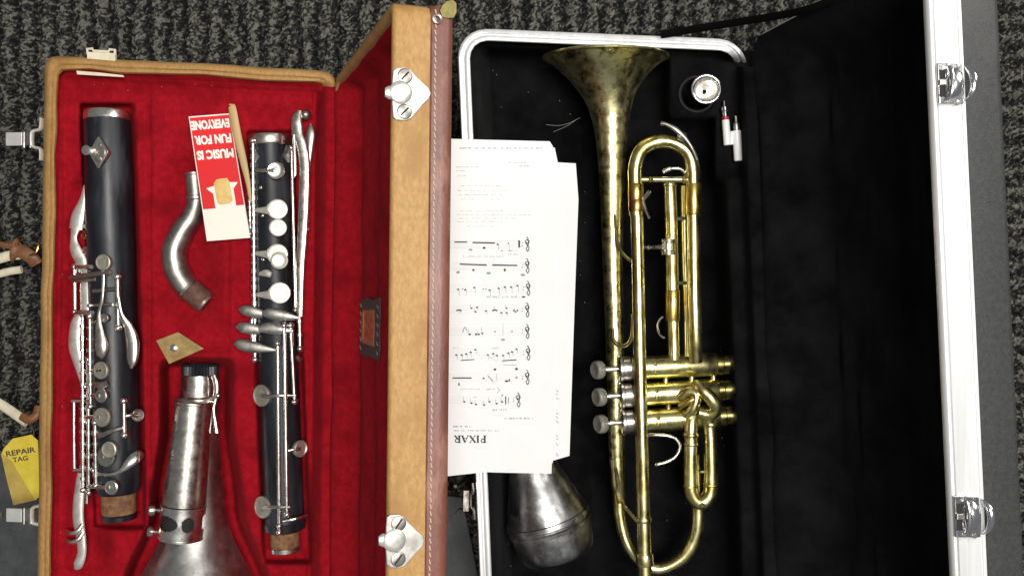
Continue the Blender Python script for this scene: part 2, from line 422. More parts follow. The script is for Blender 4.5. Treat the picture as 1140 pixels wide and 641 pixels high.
# catch plates on the lid front
def catch(cx, cy, flip=1):
    n = e_s; p0 = L1P(L1 + .2, 0, 0)
    def Q(px, py, h=0): return on_plane(px, py, p0, n) + n * h
    out = [(-18, -26), (-14, -29), (-5, -29.5), (1, -27), (7, -20), (15, -12), (22, -6), (24, 0), (22, 6), (15, 13), (8, 21), (2, 28), (-4, 30), (-14, 29.5), (-18, 26), (-19, 10), (-19, -10)]
    mb = MB(); mb.prism([Q(cx + x, cy + y, 2.6) for x, y in out], -n * 2.6)
    pl = mb.build('latch_plate', M['plate'], c1, smooth=False, bevel=.9)
    mb = MB(); b = Q(cx - 10, cy - 1, 2.6)
    mb.lathe(b, n, [(0, 9.5), (1.4, 9.3), (2.4, 8), (2.9, 5), (3.0, .02)], 26)
    mb.build('boss', M['plate'], pl)
    mb = MB(); lo = Q(cx - 18, cy - 1, 1.5)
    mb.tube([lo - e_d * 6.5, lo - e_d * 3, lo, lo + e_d * 5], [3.6, 5.6, 5, 4], 12, .5)
    mb.build('hook_lug', M['plate'], pl)
    for dx, dy in ((-5, -19.5), (-5.5, 20)):
        mb = MB(); c = Q(cx + dx, cy + dy, 2.6)
        mb.lathe(c, n, [(0, 6.2), (.1, 6.2), (.5, 5.8), (.7, 5.2), (.75, .02)], 20)
        sc = mb.build('screw', M['pewter'], pl)
        mb = MB(); q_ = unit(e_d * random.uniform(-1, 1) + e_h); mb.box(c + n * .8, q_ * 4.6, np.cross(n, q_) * .7, n * .12); mb.build('slot', M['darkgap'], sc)
    return pl
catch(455, 105); catch(448, 601)
# brass corner clip with its ring
p0 = L1P(L1 + 2.2, 0, 0)
Q = lambda px, py, h=0: on_plane(px, py, p0, e_s) + e_s * h
mb = MB(); mb.prism([Q(x, y, 1.6) for x, y in ((489, 12), (491, 7), (496, 2), (503, 0), (508, 4), (508, 15), (505, 21), (498, 21.5), (492, 20))], -e_s * 1.8)
cl = mb.build('corner_clip', M['oldgold'], c1, smooth=False, bevel=.6)
mb = MB(); c = Q(486, 22, 2.0)
mb.lathe(c, e_s, [(0, 2), (1.2, 2.2), (1.6, 3.2), (1.2, 4.2), (0, 4.4)], 18); mb.build('eyelet', M['pewter'], cl)
# worn pale lining edge strip and small brass clasp at the top rim
mb = MB(); mb.prism([W(x, y, -1.5) for x, y in ((85, 79), (110, 81), (137, 84), (137.5, 86), (110, 84.5), (86, 83))], (0, 0, -2)); mb.build('exposed_edge', M['cream'], c1, smooth=False)
mb = MB()
mb.tube([W(98, 61, -6), W(97, 55, -6), W(103, 54.5, -6), W(104, 57, -6), W(121, 58, -6), W(122, 55.5, -6), W(128, 56, -6), W(128, 62, -6)], 1.7, 8)
mb.prism([W(x, y, -3) for x, y in ((97, 58), (128, 59.5), (128, 69), (97, 68))], (0, 0, -4)); mb.build('clasp', M['cream'], c1, smooth=False)

def draw_latch(cy, ws=1.0):
    z = -14
    mb = MB(); path = [(46.5, cy - 23), (46.0, cy - 13), (44, cy - 10.5), (38, cy - 9), (36, cy - 6), (36, cy + 6), (38, cy + 9), (44, cy + 10.5), (46, cy + 13), (46.0, cy + 24)]
    mb.tube(crom([W(x, y, z) for x, y in path], 4), 1.9, 8, 2.2)
    lt = mb.build('latch', M['nickel'], c1)
    mb = MB(); mb.box(W(16, cy, z - 8), (10 * ws, 0, 1.2), (0, 7.6, 0), (0, 0, 1.2)); mb.build('lever', M['nickel'], lt, smooth=False, bevel=.6)
    mb = MB(); mb.box(W(31, cy, z - 4), (6.5, 0, 1.5), (0, 7.0, 0), (0, 0, 1.0))
    mb.tube([W(27, cy - 8, z - 5), W(27, cy + 10, z - 5)], 1.8, 8); mb.tube([W(34, cy - 8, z - 3), W(34, cy + 10, z - 3)], 1.8, 8)
    mb.build('link', M['pewter'], lt, smooth=False, bevel=.4)
    mb = MB(); mb.tube([W(-12, cy, z - 14), W(-4, cy, z - 11), W(3, cy, z - 9)], [5, 5.5, 3], 10, .4); mb.build('pull', M['pewter'], lt)
draw_latch(155); draw_latch(573, .95)
# handle: cream worn grip with brown leather ends
zb = -58
mb = MB()
mb.tube(crom([W(22, 283, zb), W(5, 286, zb), W(-30, 300, zb), W(-62, 340, zb), W(-68, 375, zb), W(-60, 420, zb), W(-25, 436, zb), W(4, 452, zb), W(30, 470, zb + 8)]), 6.0, 12, .6)
mb.tube(crom([W(24, 300, zb - 4), W(6, 303, zb - 5), W(-25, 312, zb - 6)]), [2, 5, 5] if False else 4.5, 10, .6)
hd = mb.build('handle', M['cream'], c1)
mb = MB(); mb.tube(crom([W(14, 277, zb + 3), W(24, 280, zb + 5), W(34, 286, zb + 4), W(41, 294, zb)]), [9, 14, 14, 11, 9, 8, 8, 8, 8, 8, 8, 8, 8, 8, 8, 8, 8, 8, 8][:19], 14, .45)
mb.tube(crom([W(-14, 268, zb + 6), W(2, 272, zb + 6), W(14, 274, zb + 6), W(22, 272, zb + 6)]), 3.4, 8)
mb.build('leather_loop', M['brown'], hd)
mb = MB(); mb.tube(crom([W(33, 284, zb + 13), W(40, 281, zb + 13), W(43, 273, zb + 12), W(44, 268, zb + 8)]), 1.4, 8); mb.build('ring', M['copper'], hd)
mb = MB(); mb.tube(crom([W(24, 463, zb + 10), W(32, 467, zb + 12), W(40, 462, zb + 10), W(43, 452, zb + 6)]), 5, 10, .7)
mb.build('leather_loop', M['brown'], hd)
# khaki tab with rivet
mb = MB(); zt = -16
mb.prism([W(x, y, zt) for x, y in ((173.5, 379), (198, 369.5), (227, 388), (188, 405))], (0, 0, -2))
tb = mb.build('lifting_tab', M['tab'], c1, smooth=False, bevel=.5)
mb = MB(); mb.lathe(W(193.5, 387.5, zt), (0, 0, 1), [(0, 4.8), (1, 4.4), (2, 2.5), (2.2, .02)], 16); mb.build('rivet', M['silver2'], tb)

# ================================================================== repair tag
rt = thing('paper_tag', 'folded yellow paper repair tag lying on the dark mat beside the tan case', 'tag', W(22, 520, -131))
mb = MB(); zt = -112
mb.prism([W(x, y, zt - 3) for x, y in ((1, 505), (9, 497), (30, 500), (41, 556), (15, 562), (9, 540))], (0, 0, -1.2)); mb.build('back_leaf', M['yellow2'], rt, smooth=False)
mb = MB(); mb.prism([W(x, y, zt) for x, y in ((2, 504), (4, 499), (14, 488), (35, 483.5), (42, 490), (45, 552), (39, 556), (13, 513))], (0, 0, -1.2)); fl = mb.build('front_leaf', M['yellow'], rt, smooth=False)
mb = MB()
def tagmap(cx, cy, ang):
    c, s = math.cos(ang), math.sin(ang)
    return lambda x, y: W(cx + x * c + y * s, cy + x * s - y * c, zt + .5)
put_text(mb, 'REPAIR', tagmap(23, 502.5, -.16), 33, 6.0, .02); put_text(mb, 'TAG', tagmap(22.5, 510.5, -.16), 17, 5.5, .02)
mb.build('lettering', M['ink'], fl, smooth=False, fix=False)
mb = MB(); mb.tube(crom([W(-6, 470, -70), W(8, 466, -70), W(22, 464, -72), W(36, 474, -80), W(38, 486, -100)]), .8, 6)
mb.build('string', M['pewter'], rt)

# ================================================================== clarinet joints
class Joint:
    def __init__(s, root, p0, p1, z, R):
        s.root = root; s.a = np.array(p0, float); s.b = np.array(p1, float); s.z = z; s.R = R
    def cx(s, py): return s.a[0] + (s.b[0] - s.a[0]) * (py - s.a[1]) / (s.b[1] - s.a[1])
    def sz(s, px, py, lift=4):
        dx = (px - s.cx(py)); R = s.R + lift
        return s.z + math.sqrt(max(R * R - dx * dx, (R * .35) ** 2))
    def nrm(s, px, py, f=.45):
        dx = max(-1, min(1, (px - s.cx(py)) / s.R)); return unit((dx * f, 0, math.sqrt(1 - (dx * f) ** 2)))
    def P(s, px, py, lift=4): return W(px, py, s.sz(px, py, lift))

def cup(J, px, py, r, mt='padskin', lift=6, arm=None, hole=False, dish=.1, f=.45, name='key', armr=1.9):
    c = J.P(px, py, lift); n = J.nrm(px, py, f); kk = K(c[2])
    mb = MB(); mb.cup(c, r * kk, 3.2, n, 26, dish); o = mb.build(name, M[mt], J.root)
    if arm:
        iv = mt == 'ivory'
        a1_ = J.P(*arm[0], lift + 1.5); st_ = c + unit(a1_ - c) * r * (.8 if iv else .15) + n * (1.0 if iv else 2.0)
        pts = [st_] + [J.P(x, y, lift + 1.5) for x, y in arm]
        mb = MB(); mb.tube(crom(pts), np.linspace(armr * (2.6 if iv else 1.3), armr * (.8 if iv else 1), len(crom(pts))), 10, .5 if iv else .7); mb.build('arm', M['ivory' if iv else 'silver'], o)
    if hole:
        mb = MB(); mb.lathe(c + n * 2.1, n, [(0, 1.6), (.5, 1.5), (.6, .02)], 12); mb.build('vent_hole', M['darkgap'], o)
    return o
def rod(J, pts, r=2.2, lift=6, posts=True, mt='silver', beads=0, name='rod'):
    P = [J.P(x, y, lift) for x, y in pts]; mb = MB(); mb.tube(crom(P), r, 10)
    o = mb.build(name, M[mt], J.root)
    if posts:
        for q in (P[0], P[-1]):
            mb = MB(); mb.ball(q, r * 1.65); mb.tube([q, q - np.array([0, 0, lift + 6.])], r * .8, 8); mb.build('post', M['silver2'], o)
    if beads:
        mb = MB()
        for i in range(beads):
            t = (i + 1) / (beads + 1); q = P[0] * (1 - t) + P[-1] * t
            ax = unit(P[-1] - P[0]); w = random.choice([3, 4, 6])
            mb.lathe(q - ax * w / 2, ax, [(0, r), (.3, r * 1.5), (w - .3, r * 1.5), (w, r)], 12)
        mb.build('sleeve', M['silver2'], o)
    return o
def lever(J, pts, lift=7, flat=.35, mt='silver', name='lever', zfix=None, n=7):
    """pts: (px,py,halfwidth[,lift])"""
    P = []
    for p in pts:
        l = p[3] if len(p) > 3 else lift
        q = J.P(p[0], p[1], l) if zfix is None else W(p[0], p[1], zfix + (p[3] if len(p) > 3 else 0))
        P.append([*q, p[2]])
    C = crom(P, n); mb = MB(); mb.tube(C[:, :3], np.maximum(C[:, 3], .25), 14, flat)
    return mb.build(name, M[mt], J.root)
def bar(J, x0, y0, x1, y1, r=1.7, lift=8, mt='silver', r2=None):
    mb = MB(); mb.tube([J.P(x0, y0, lift), J.P(x1, y1, lift)], [r, r2 or r], 10); return mb.build('arm', M[mt], J.root)

# ---- long joint at left
j1 = thing('clarinet_joint', 'thick black wooden clarinet joint with diamond plate, leftmost in the red case', 'clarinet joint', W(126, 350, -60))
J = Joint(j1, (119, 125), (132, 550), -31, 24.5)
ax0 = W(119, 125, -31); ax1 = W(132, 548, -31); axd = ax1 - ax0; Lx = np.linalg.norm(axd)
mb = MB(); mb.lathe(ax0, axd, [(9, 23.5), (10, 24.6), (60, 25.4), (110, 26), (Lx - 30, 24.5), (Lx - 4, 23.5), (Lx, 22), (Lx + .5, 16)], 48); mb.build('body', M['ebony'], j1)
mb = MB(); mb.lathe(ax0, axd, [(9.5, 20), (10, 24.2), (9, 25), (1.5, 24.6), (-.5, 23.6), (-1.2, 21), (-.5, 18), (14, 17)], 44); mb.build('metal_ring', M['silver2'], j1)
mb = MB(); mb.lathe(ax0, axd, [(-.3, 18.4), (5, 17.6), (5.2, .02)], 30); mb.build('bore', M['darkgap'], j1)
mb = MB(); mb.lathe(ax0, axd, [(Lx - 1, 18), (Lx + 1, 19), (Lx + 22, 18.6), (Lx + 24, 17.5)], 36); mb.build('tenon_cork', M['cork'], j1)
mb = MB(); mb.lathe(ax0, axd, [(Lx + 23.5, 17.8), (Lx + 25, 19.3), (Lx + 30, 19), (Lx + 31, 16), (Lx + 30, 12), (Lx + 24, .02)], 36); mb.build('tenon_tip', M['ebony'], j1)
# diamond plate
mb = MB(); zz = J.sz(110, 170, 4.2)
nrm = J.nrm(110, 170, .55); c = W(110.5, 170, zz); e1 = unit(np.cross((0, 1, 0), nrm)); e2 = np.cross(nrm, e1)
mb.prism([c + e1 * x + e2 * y + nrm * 2 for x, y in ((-12, -1), (-12, 1), (-1, 17.5), (1, 17.5), (12.5, 1), (12.5, -1), (1, -18), (-1, -18))], -nrm * 6)
dp = mb.build('diamond_plate', M['silver2'], j1, smooth=False, bevel=.8)
mb = MB(); mb.lathe(c + e1 * -11 + e2 * 2 + nrm * 3, nrm, [(-3, 4), (0, 5.5), (3, 6), (5, 5.6), (5.6, 4), (5.7, .02)], 22); mb.build('thumb_button', M['silver2'], dp)
mb = MB(); mb.lathe(c + e2 * -7 + nrm * 2, nrm, [(0, 4.2), (1.5, 3.8), (2, .02)], 16); mb.lathe(c + e2 * 8 + e1 * 2 + nrm * 2, nrm, [(0, 2.2), (.8, 1.8), (1, .02)], 12)
mb.lathe(c + e1 * 3 + nrm * 2, nrm, [(0, 6), (1, 5.8), (1.2, 4), (.4, 3.4), (.3, .02)], 20); mb.build('screw', M['pewter'], dp)
# side levers
lever(J, [(94, 206, .8), (92, 222, 3.5), (87, 240, 7.5), (84.5, 255, 7.8)], zfix=-24, mt='plate', flat=.28)
lever(J, [(84.5, 252, 6), (82, 265, 3.6), (84, 278, 6.5), (90, 290, 6.8), (92, 303, 5)], zfix=-23, mt='plate', flat=.28)
lever(J, [(92, 252, 2), (97, 252, 3), (97, 254, 3)], zfix=-20, mt='plate', n=3)
cup(J, 95, 262, 4.5, 'copper', 2, None, name='roller'); cup(J, 96, 279, 4.5, 'silver2', 3)
lever(J, [(96, 300, 5.5), (95, 320, 6), (95, 345, 5.5)], zfix=-21, mt='plate', flat=.25)
lever(J, [(88, 350, 4), (84.5, 362, 6.5), (83, 385, 7), (87, 402, 6), (92, 425, 3)], zfix=-25, mt='plate', flat=.28)
rod(J, [(83, 297), (83.5, 347)], 2.4, 5, mt='silver2')
bar(J, 78, 309, 122, 303, 2.6, 9, 'pewter', 3.2); bar(J, 80, 313, 106, 311, 2, 6)
bar(J, 83, 297, 101, 297, 2.2, 8, 'silver2'); bar(J, 83, 348, 102, 348, 2.4, 8, 'silver2'); bar(J, 98, 340, 126, 339, 2.0, 8)
bar(J, 104, 324, 134, 321, 2.4, 7, 'pewter'); cup(J, 104, 325, 6, 'pewter', 3)
cup(J, 115.5, 292, 9.3, 'padskin', 9)
lever(J, [(115, 300, 2.2), (114, 330, 1.9), (110, 350, 2.2), (111, 368, 5), (113, 384, 7.6), (113, 394, 6), (113, 399, 1)], 9, .5)
rod(J, [(131, 308), (132, 365)], 2.6, 6)
lever(J, [(131, 330, 2.2), (135, 350, 2.8), (143, 364, 5.5), (147.5, 380, 7.6), (147.5, 400, 6.4), (146, 410, 1.5)], 8, .5)
cup(J, 117, 354, 5.5, 'silver', 5); bar(J, 100, 360, 116, 356, 1.6, 7)
rod(J, [(92, 350), (92.5, 545)], 2.3, 6, beads=14, mt='silver2'); rod(J, [(100, 352), (101, 452)], 2.4, 8, beads=7, mt='silver'); rod(J, [(98.5, 400), (99, 548)], 2.2, 8, beads=10, mt='silver2')
rod(J, [(106, 470), (107, 540)], 2.4, 8, beads=5)
cup(J, 113, 412, 10, 'padskin', 7, [(104, 413), (97, 414)], hole=True); lever(J, [(105, 428, 3), (112, 429, 4), (120, 426, 3)], 7)
cup(J, 113.5, 440, 8.2, 'silver', 7, [(104, 440), (96, 440)]); cup(J, 114, 464, 11, 'padskin', 7, [(103, 464), (94, 464)])
cup(J, 118.5, 508, 11.5, 'pewter', 6, [(106, 508), (98, 506)]); cup(J, 122, 500, 9.3, 'padskin', 10, None)
cup(J, 124.5, 542, 8.2, 'silver2', 8, [(112, 542), (97, 541)])
lever(J, [(93, 412, 1.2), (104, 412, 1.3)], 8, n=3)
rod(J, [(138, 446), (138.5, 484)], 2.5, 6); cup(J, 153, 462, 7.5, 'pewter', 5, [(146, 462), (139, 463)], f=.8)
lever(J, [(108, 484, 3.4), (114, 484, 3.2), (126, 479, 2.4), (137, 476, 1.8)], 8, .6)
lever(J, [(106, 527, 1.8), (122, 528, 1.8), (134, 524, 2.4), (144, 515, 5.5), (152, 508, 6.8), (158, 506, 4), (160.5, 505, .6)], 8, .5, 'silver2')
lever(J, [(82.5, 446, 2.4), (82.5, 480, 2.2), (83, 522, 2.4)], zfix=-22, mt='silver2', flat=1); bar(J, 80, 446, 96, 446, 2, 6, 'silver2'); bar(J, 82, 523, 97, 522, 2, 6, 'silver2')
lever(J, [(90, 526, 4), (88, 550, 6), (87, 575, 6.4), (90, 598, 5.6), (91, 615, 5), (87, 628, 5.5), (84, 633, 2)], zfix=-20, mt='plate', flat=.35)
mb = MB()
for y in (590, 600):
    mb.tube(crom([W(92, y - 7, -18), W(87, y, -15), (W(80, y + 3, -15)), W(73.5, y + 1, -19)]), 2.6, 10, .8)
mb.build('adjusting_hook', M['silver2'], j1)
bar(J, 97, 545, 97, 560, 1.6, 6)
for x, y in ((96, 297), (101, 340), (100, 405), (95, 430), (100, 447), (97, 470), (100, 495), (104, 523), (92, 545)):
    mb = MB(); q = J.P(x, y, 8); mb.ball(q, 3.2); mb.tube([q, q - np.array([0, 0, 12.])], 1.7, 8); mb.build('post', M['silver2'], j1)

# ---- joint at right
j2 = thing('clarinet_joint', 'slim black clarinet joint with five round pale keys and three rows of spatula keys', 'clarinet joint', W(310, 380, -58))
J = Joint(j2, (301, 160), (318, 590), -32, 21)
ax0 = W(301, 158, -32); ax1 = W(317, 590, -32); axd = ax1 - ax0; Lx = np.linalg.norm(axd)
mb = MB(); mb.lathe(ax0, axd, [(4, 21), (5, 22), (Lx - 12, 22.5), (Lx - 10, 24), (Lx - 2, 23), (Lx, 20)], 48); mb.build('body', M['ebony'], j2)
mb = MB(); mb.lathe(ax0, axd, [(5, 19), (5.2, 23.2), (4, 24), (-5, 24), (-6.5, 23.4), (-7, 21), (-6, 18), (6, 17)], 44); mb.build('metal_ring', M['silver'], j2)
mb = MB(); mb.lathe(ax0, axd, [(-5, 18.4), (-1, 17.6), (-.8, .02)], 30); mb.build('bore', M['darkgap'], j2)
mb = MB(); mb.lathe(ax0, axd, [(Lx - 1, 15), (Lx + 2, 16.6), (Lx + 17, 16.4), (Lx + 19, 15)], 36); mb.build('tenon_cork', M['cork'], j2)
mb = MB(); mb.lathe(ax0, axd, [(Lx + 18, 15), (Lx + 18.5, 17), (Lx + 23, 17), (Lx + 24, 16), (Lx + 24, 14)], 36); mb.build('tenon_ring', M['silver'], j2)
rod(J, [(281.5, 157), (284, 400)], 2.5, 6, beads=26, mt='silver2'); rod(J, [(277, 195), (279, 260)], 2.0, 0, beads=8, mt='pewter')
for x, y in ((284, 175), (321, 172)):
    mb = MB(); q = J.P(x + 6, y, 1.5); mb.tube([J.P(x, y - 9, 3), J.P(x + (3 if x < 300 else -3), y, 3), J.P(x, y + 9, 3)], [3, 5, 2], 10, .4); mb.build('guard', M['pewter'], j2)
cup(J, 307, 190, 10, 'silver', 8, [(296, 190), (284, 190)])
cup(J, 309, 233, 11.5, 'ivory', 8, [(297, 234), (284, 234)], armr=2.6, dish=.0); cup(J, 309.5, 253.5, 10, 'ivory', 10, None, dish=0)
cup(J, 309, 283, 11.8, 'ivory', 8, [(297, 283), (284, 282)], armr=2.6, dish=0); cup(J, 311, 290, 9.8, 'ivory', 12, None, dish=.25)
lever(J, [(289, 305, 2, 6), (296, 304, 4, 8), (302, 306, 3.2, 8)], 8, .5, 'ivory'); cup(J, 311.5, 326, 12.2, 'ivory', 9, [(298, 328), (286, 328)], armr=2.8, dish=.1)
for x, y in ((291, 209), (293, 240), (293.5, 289), (296, 331), (286, 332)):
    mb = MB(); mb.ball(J.P(x, y, 2), 2.6); mb.build('post', M['silver2'], j2)
sp = dict(flat=.45)
lever(J, [(265.5, 344, 1), (271, 345, 5.5), (281, 347, 6.3), (293, 350, 4.5)], zfix=-8, mt='silver', name='spatula')
lever(J, [(292, 349, 2.5), (301, 349, 6.2), (314, 351, 6.2), (326, 353, 3.4), (332, 354, 2)], zfix=-5, mt='silver', name='spatula')
lever(J, [(262.5, 364, 1), (268, 364, 5.5), (279, 366, 6.4), (290, 367, 4.5)], zfix=-8, mt='silver', name='spatula')
lever(J, [(288, 367, 3), (298, 365, 6.2), (311, 367, 5.8), (321, 368, 3), (326, 369, 2)], zfix=-5, mt='silver', name='spatula')
lever(J, [(260.5, 383, 1), (266, 383, 5.8), (279, 386, 6.8), (293, 388, 4.6), (305, 389.5, 2), (309, 390, 1.6)], zfix=-7, mt='pewter', name='spatula')
lever(J, [(283, 352, 2.4), (280, 358, 2.4), (281, 380, 2.4)], zfix=-14, mt='silver', flat=.6)
# long levers at right
rod(J, [(324.5, 165), (329, 345)], 2.3, 5, posts=True, mt='silver2')
lever(J, [(333.5, 123, 2.5), (330.5, 132, 6), (331.5, 148, 6.8), (336, 162, 6.5), (339, 180, 6.2), (339, 215, 6), (337, 260, 5.6), (334.5, 300, 4.8), (333.5, 352, 3.8)], zfix=-16, mt='silver', flat=.35)
lever(J, [(345.5, 138, 2), (346, 148, 5.5), (345, 160, 5), (343.5, 176, 4), (342.5, 195, 2.5)], zfix=-21, mt='pewter', flat=.5)
mb = MB(); mb.ball(W(340.5, 128, -20), 6.5); mb.build('roller', M['pewter'], j2)
lever(J, [(327, 150, 1.4), (328, 190, 2.2), (327, 198, 1)], zfix=-14, mt='silver2', flat=.5)
for y in (246, 255):
    mb = MB(); mb.ball(W(343, y, -20), 2.6); mb.tube([W(334, y, -22), W(343, y, -20)], 1.4, 8); mb.build('stop', M['silver2'], j2)
rod(J, [(333, 342), (334, 388)], 2.6, 6, beads=2); rod(J, [(323.5, 362), (328, 447)], 2.4, 7, mt='silver'); rod(J, [(309, 382), (311, 592)], 2.2, 7, mt='brass' if False else 'silver2'); rod(J, [(316.5, 362), (319.5, 572)], 2.3, 8, mt='silver2')
lever(J, [(330, 396, 1.5), (333, 400, 3), (337, 400, 1.5)], 5)
cup(J, 291.5, 440, 12.5, 'padskin', 7, [(300, 441), (312, 440), (329, 440)], dish=.3, f=.5); cup(J, 334, 499, 9.6, 'padskin', 4, [(328, 500), (318, 502)], dish=.3, f=.85)
cup(J, 293, 564, 12.5, 'padskin', 7, [(302, 564), (312, 564), (323, 564)], dish=.3, f=.5)
lever(J, [(315, 580, 1.6), (330, 577, 2), (342, 573, 1.8)], 8, .7, 'silver2'); mb = MB(); mb.ball(J.P(311, 585, 8), 3.4); mb.build('post', M['silver2'], j2)

# ================================================================== crook
ck = thing('clarinet_neck', 'curved grey metal neck pipe with dark cork end, beside the red and white card', 'clarinet neck', W(205, 270, -45))
zc = -32
path = crom([(*W(217, 205, zc), 9.2), (*W(218.3, 224, zc), 10), (*W(213, 242, zc), 11.6), (*W(202, 259, zc), 13.2), (*W(194, 279, zc), 14.2), (*W(196.5, 300, zc), 14.2), (*W(206, 317, zc), 13.8), (*W(214, 325.5, zc), 12.8)])
mb = MB(); mb.tube(path[:, :3], path[:, 3], 28); mb.build('bent_tube', M['pewter'], ck)
mb = MB(); mb.lathe(W(216, 193, zc), W(218.4, 224, zc) - W(216, 193, zc), [(4, 6.6), (0, 7), (-.6, 9), (0, 11), (2, 11), (3, 10), (26, 10), (27, 11.4), (30, 11.4), (31, 10)], 28); mb.build('ferrule', M['pewter'], ck)
d = unit(W(238, 345, zc) - W(212, 323, zc)); c0 = W(211, 322, zc)
mb = MB(); mb.lathe(c0, d, [(-2, 13), (-1.5, 14.8), (1.5, 14.8), (2, 13.2)], 30); mb.build('ring', M['silver'], ck)
mb = MB(); mb.lathe(c0, d, [(1.5, 13), (2, 13.8), (24, 13), (25, 12)], 30); mb.build('neck_cork', M['corkred'], ck)
mb = MB(); mb.lathe(c0, d, [(24, 11), (24.2, 13.8), (27, 13.8), (28, 12), (27, 9.5), (12, 9)], 30); mb.build('end_ring', M['silver'], ck)

# ================================================================== bell and mouthpiece cap
bl = thing('clarinet_bell', 'flared tarnished silver bell lying under the capped mouthpiece', 'clarinet bell', W(219, 560, -110))
zb = -62; b0 = W(223, 406, zb); b1 = W(217, 690, zb); bd = b1 - b0; kz = K(zb)
prof = [(y, r) for y, r in ((440, 20), (452, 19.5), (480, 20.5), (510, 24), (540, 26.5), (565, 29.5), (585, 33.5), (600, 38.5), (615, 45.5), (632, 54.5), (650, 63), (668, 71), (680, 75), (682, 76), (681, 74), (660, 66), (632, 51), (600, 36), (560, 27))]
fb = lambda y: (y - 406) * kz
mb = MB(); mb.lathe(b0, bd, [(fb(y), r * kz) for y, r in prof], 56); mb.build('flare', M['bellsilver'], bl)
mb = MB(); mb.lathe(b0, bd, [(fb(416), 17), (fb(417), 20.5), (fb(424), 21.8), (fb(440), 21.8), (fb(442), 23.8), (fb(447), 23.8), (fb(449), 20)], 40); mb.build('collar', M['silver'], bl)
mb = MB(); loops = []
e1 = unit(np.cross(bd, (0, 0, 1))); e2 = np.cross(unit(bd), e1)
for t, r in ((1, 13), (-1, 15), (-1.5, 18), (1, 20), (11, 20.5), (12, 17)):
    loops.append([b0 + unit(bd) * t + (e1 * math.cos(a) + e2 * math.sin(a)) * (r + (1.0 if i % 2 else -.6)) for i, a in enumerate(np.linspace(0, 2 * PI, 73)[:-1])])
mb.loft(loops); mb.build('ribbed_socket', M['ebony'], bl, ang=20)
mb = MB(); mb.lathe(b0, bd, [(.5, 13.6), (6, 13), (6.2, .02)], 24); mb.build('bore', M['darkgap'], bl)
mb = MB(); mb.tube(crom([(*W(238, 418, -46),)[:3], (*W(240.5, 426, -45),)[:3], (*W(241, 436, -45),)[:3], (*W(239, 446, -45),)[:3], (*W(237, 456, -44),)[:3], (*W(239, 470, -44),)[:3], (*W(241, 482, -43),)[:3]]), 3.3, 12, .6)
mb.tube([W(229, 446, -38), W(243, 440, -42)], 2, 8); mb.ball(W(243, 440, -41), 3); mb.build('thumb_hook', M['silver2'], bl)

cp = thing('capped_mouthpiece', 'smooth silver capped mouthpiece with vented screw ligature, lying on the flared bell', 'mouthpiece', W(209, 520, -48))
zc = -28; m0 = W(216, 446, zc); m1 = W(201, 600, zc); md = unit(m1 - m0); ml = np.linalg.norm(m1 - m0)
mb = MB(); mb.lathe(m0, md, [(6, .02), (2, 14), (0, 17), (-.6, 20.4), (.5, 21.8), (2.5, 21.8), (3.6, 20.6), (30, 21.2), (ml * .74, 24), (ml * .745, 22)], 48); mb.build('cap_body', M['silver'], cp)
e1 = unit(np.cross(md, (0, 0, 1)));  e2 = np.cross(e1, md); e2 = e2 if e2[2] > 0 else -e2
# ligature band with oval windows: a shell with holes left open
mb = MB(); t0, t1 = ml * .75, ml * .985
NA, NT = 220, 40
def holed(a, t):
    for ca, hw in ((PI / 2 - .46, .60), (PI / 2 + .60, .30), (PI / 2 - 1.6, .3), (PI / 2 + 1.6, .3), (PI / 2 + 2.3, .35), (PI / 2 - 2.5, .35)):
        if ((a - ca) / hw) ** 2 + ((t - .46) / .23) ** 2 < 1: return True
    return False
vs = []; fs = []
for layer in (24.6, 23.2):
    for i in range(NT + 1):
        for j in range(NA):
            a = 2 * PI * j / NA; t = t0 + (t1 - t0) * i / NT
            vs.append(m0 + md * t + (e1 * math.cos(a) + e2 * math.sin(a)) * layer)
n1 = (NT + 1) * NA
for i in range(NT):
    for j in range(NA):
        a = 2 * PI * (j + .5) / NA; a = a if a < 1.5 * PI else a - 2 * PI
        if holed(a, (i + .5) / NT): continue
        jj = (j + 1) % NA
        q = (i * NA + j, i * NA + jj, (i + 1) * NA + jj, (i + 1) * NA + j); fs.append(q); fs.append(tuple(n1 + x for x in q[::-1]))
mb.add(vs, fs)
for t in (t0 + .6, t1 - .6): mb.lathe(m0 + md * t, md, [(-1, 24), (-1, 25.2), (1, 25.2), (1, 24)], 60)
lg = mb.build('ligature', M['silver2'], cp, fix=False, ang=60)
mb = MB(); mb.lathe(m0, md, [(ml * .72, 20), (ml * .74, 21.8), (ml * .975, 22.2), (ml * .98, 20), (ml * .98, .02)], 36); mb.build('dark_lining', M['darkgap'], cp)
for t in (.80, .955):
    c = m0 + md * ml * t - e1 * 0
    sx = -1 if (m0 + e1)[0] > m0[0] else 1
    ex = e1 * sx
    mb = MB(); mb.tube([c + ex * 22 + e2 * 4, c + ex * 30 + e2 * 4], 2.0, 8)
    mb.lathe(c + ex * 30 + e2 * 4, ex + e2 * .4, [(0, 2), (1, 6), (6, 7), (8, 6), (8.6, .02)] if t < .9 else [(0, 2), (1, 5.5), (5, 6.6), (7, 5), (7.4, .02)], 18)
    mb.build('thumb_screw', M['silver'], lg)

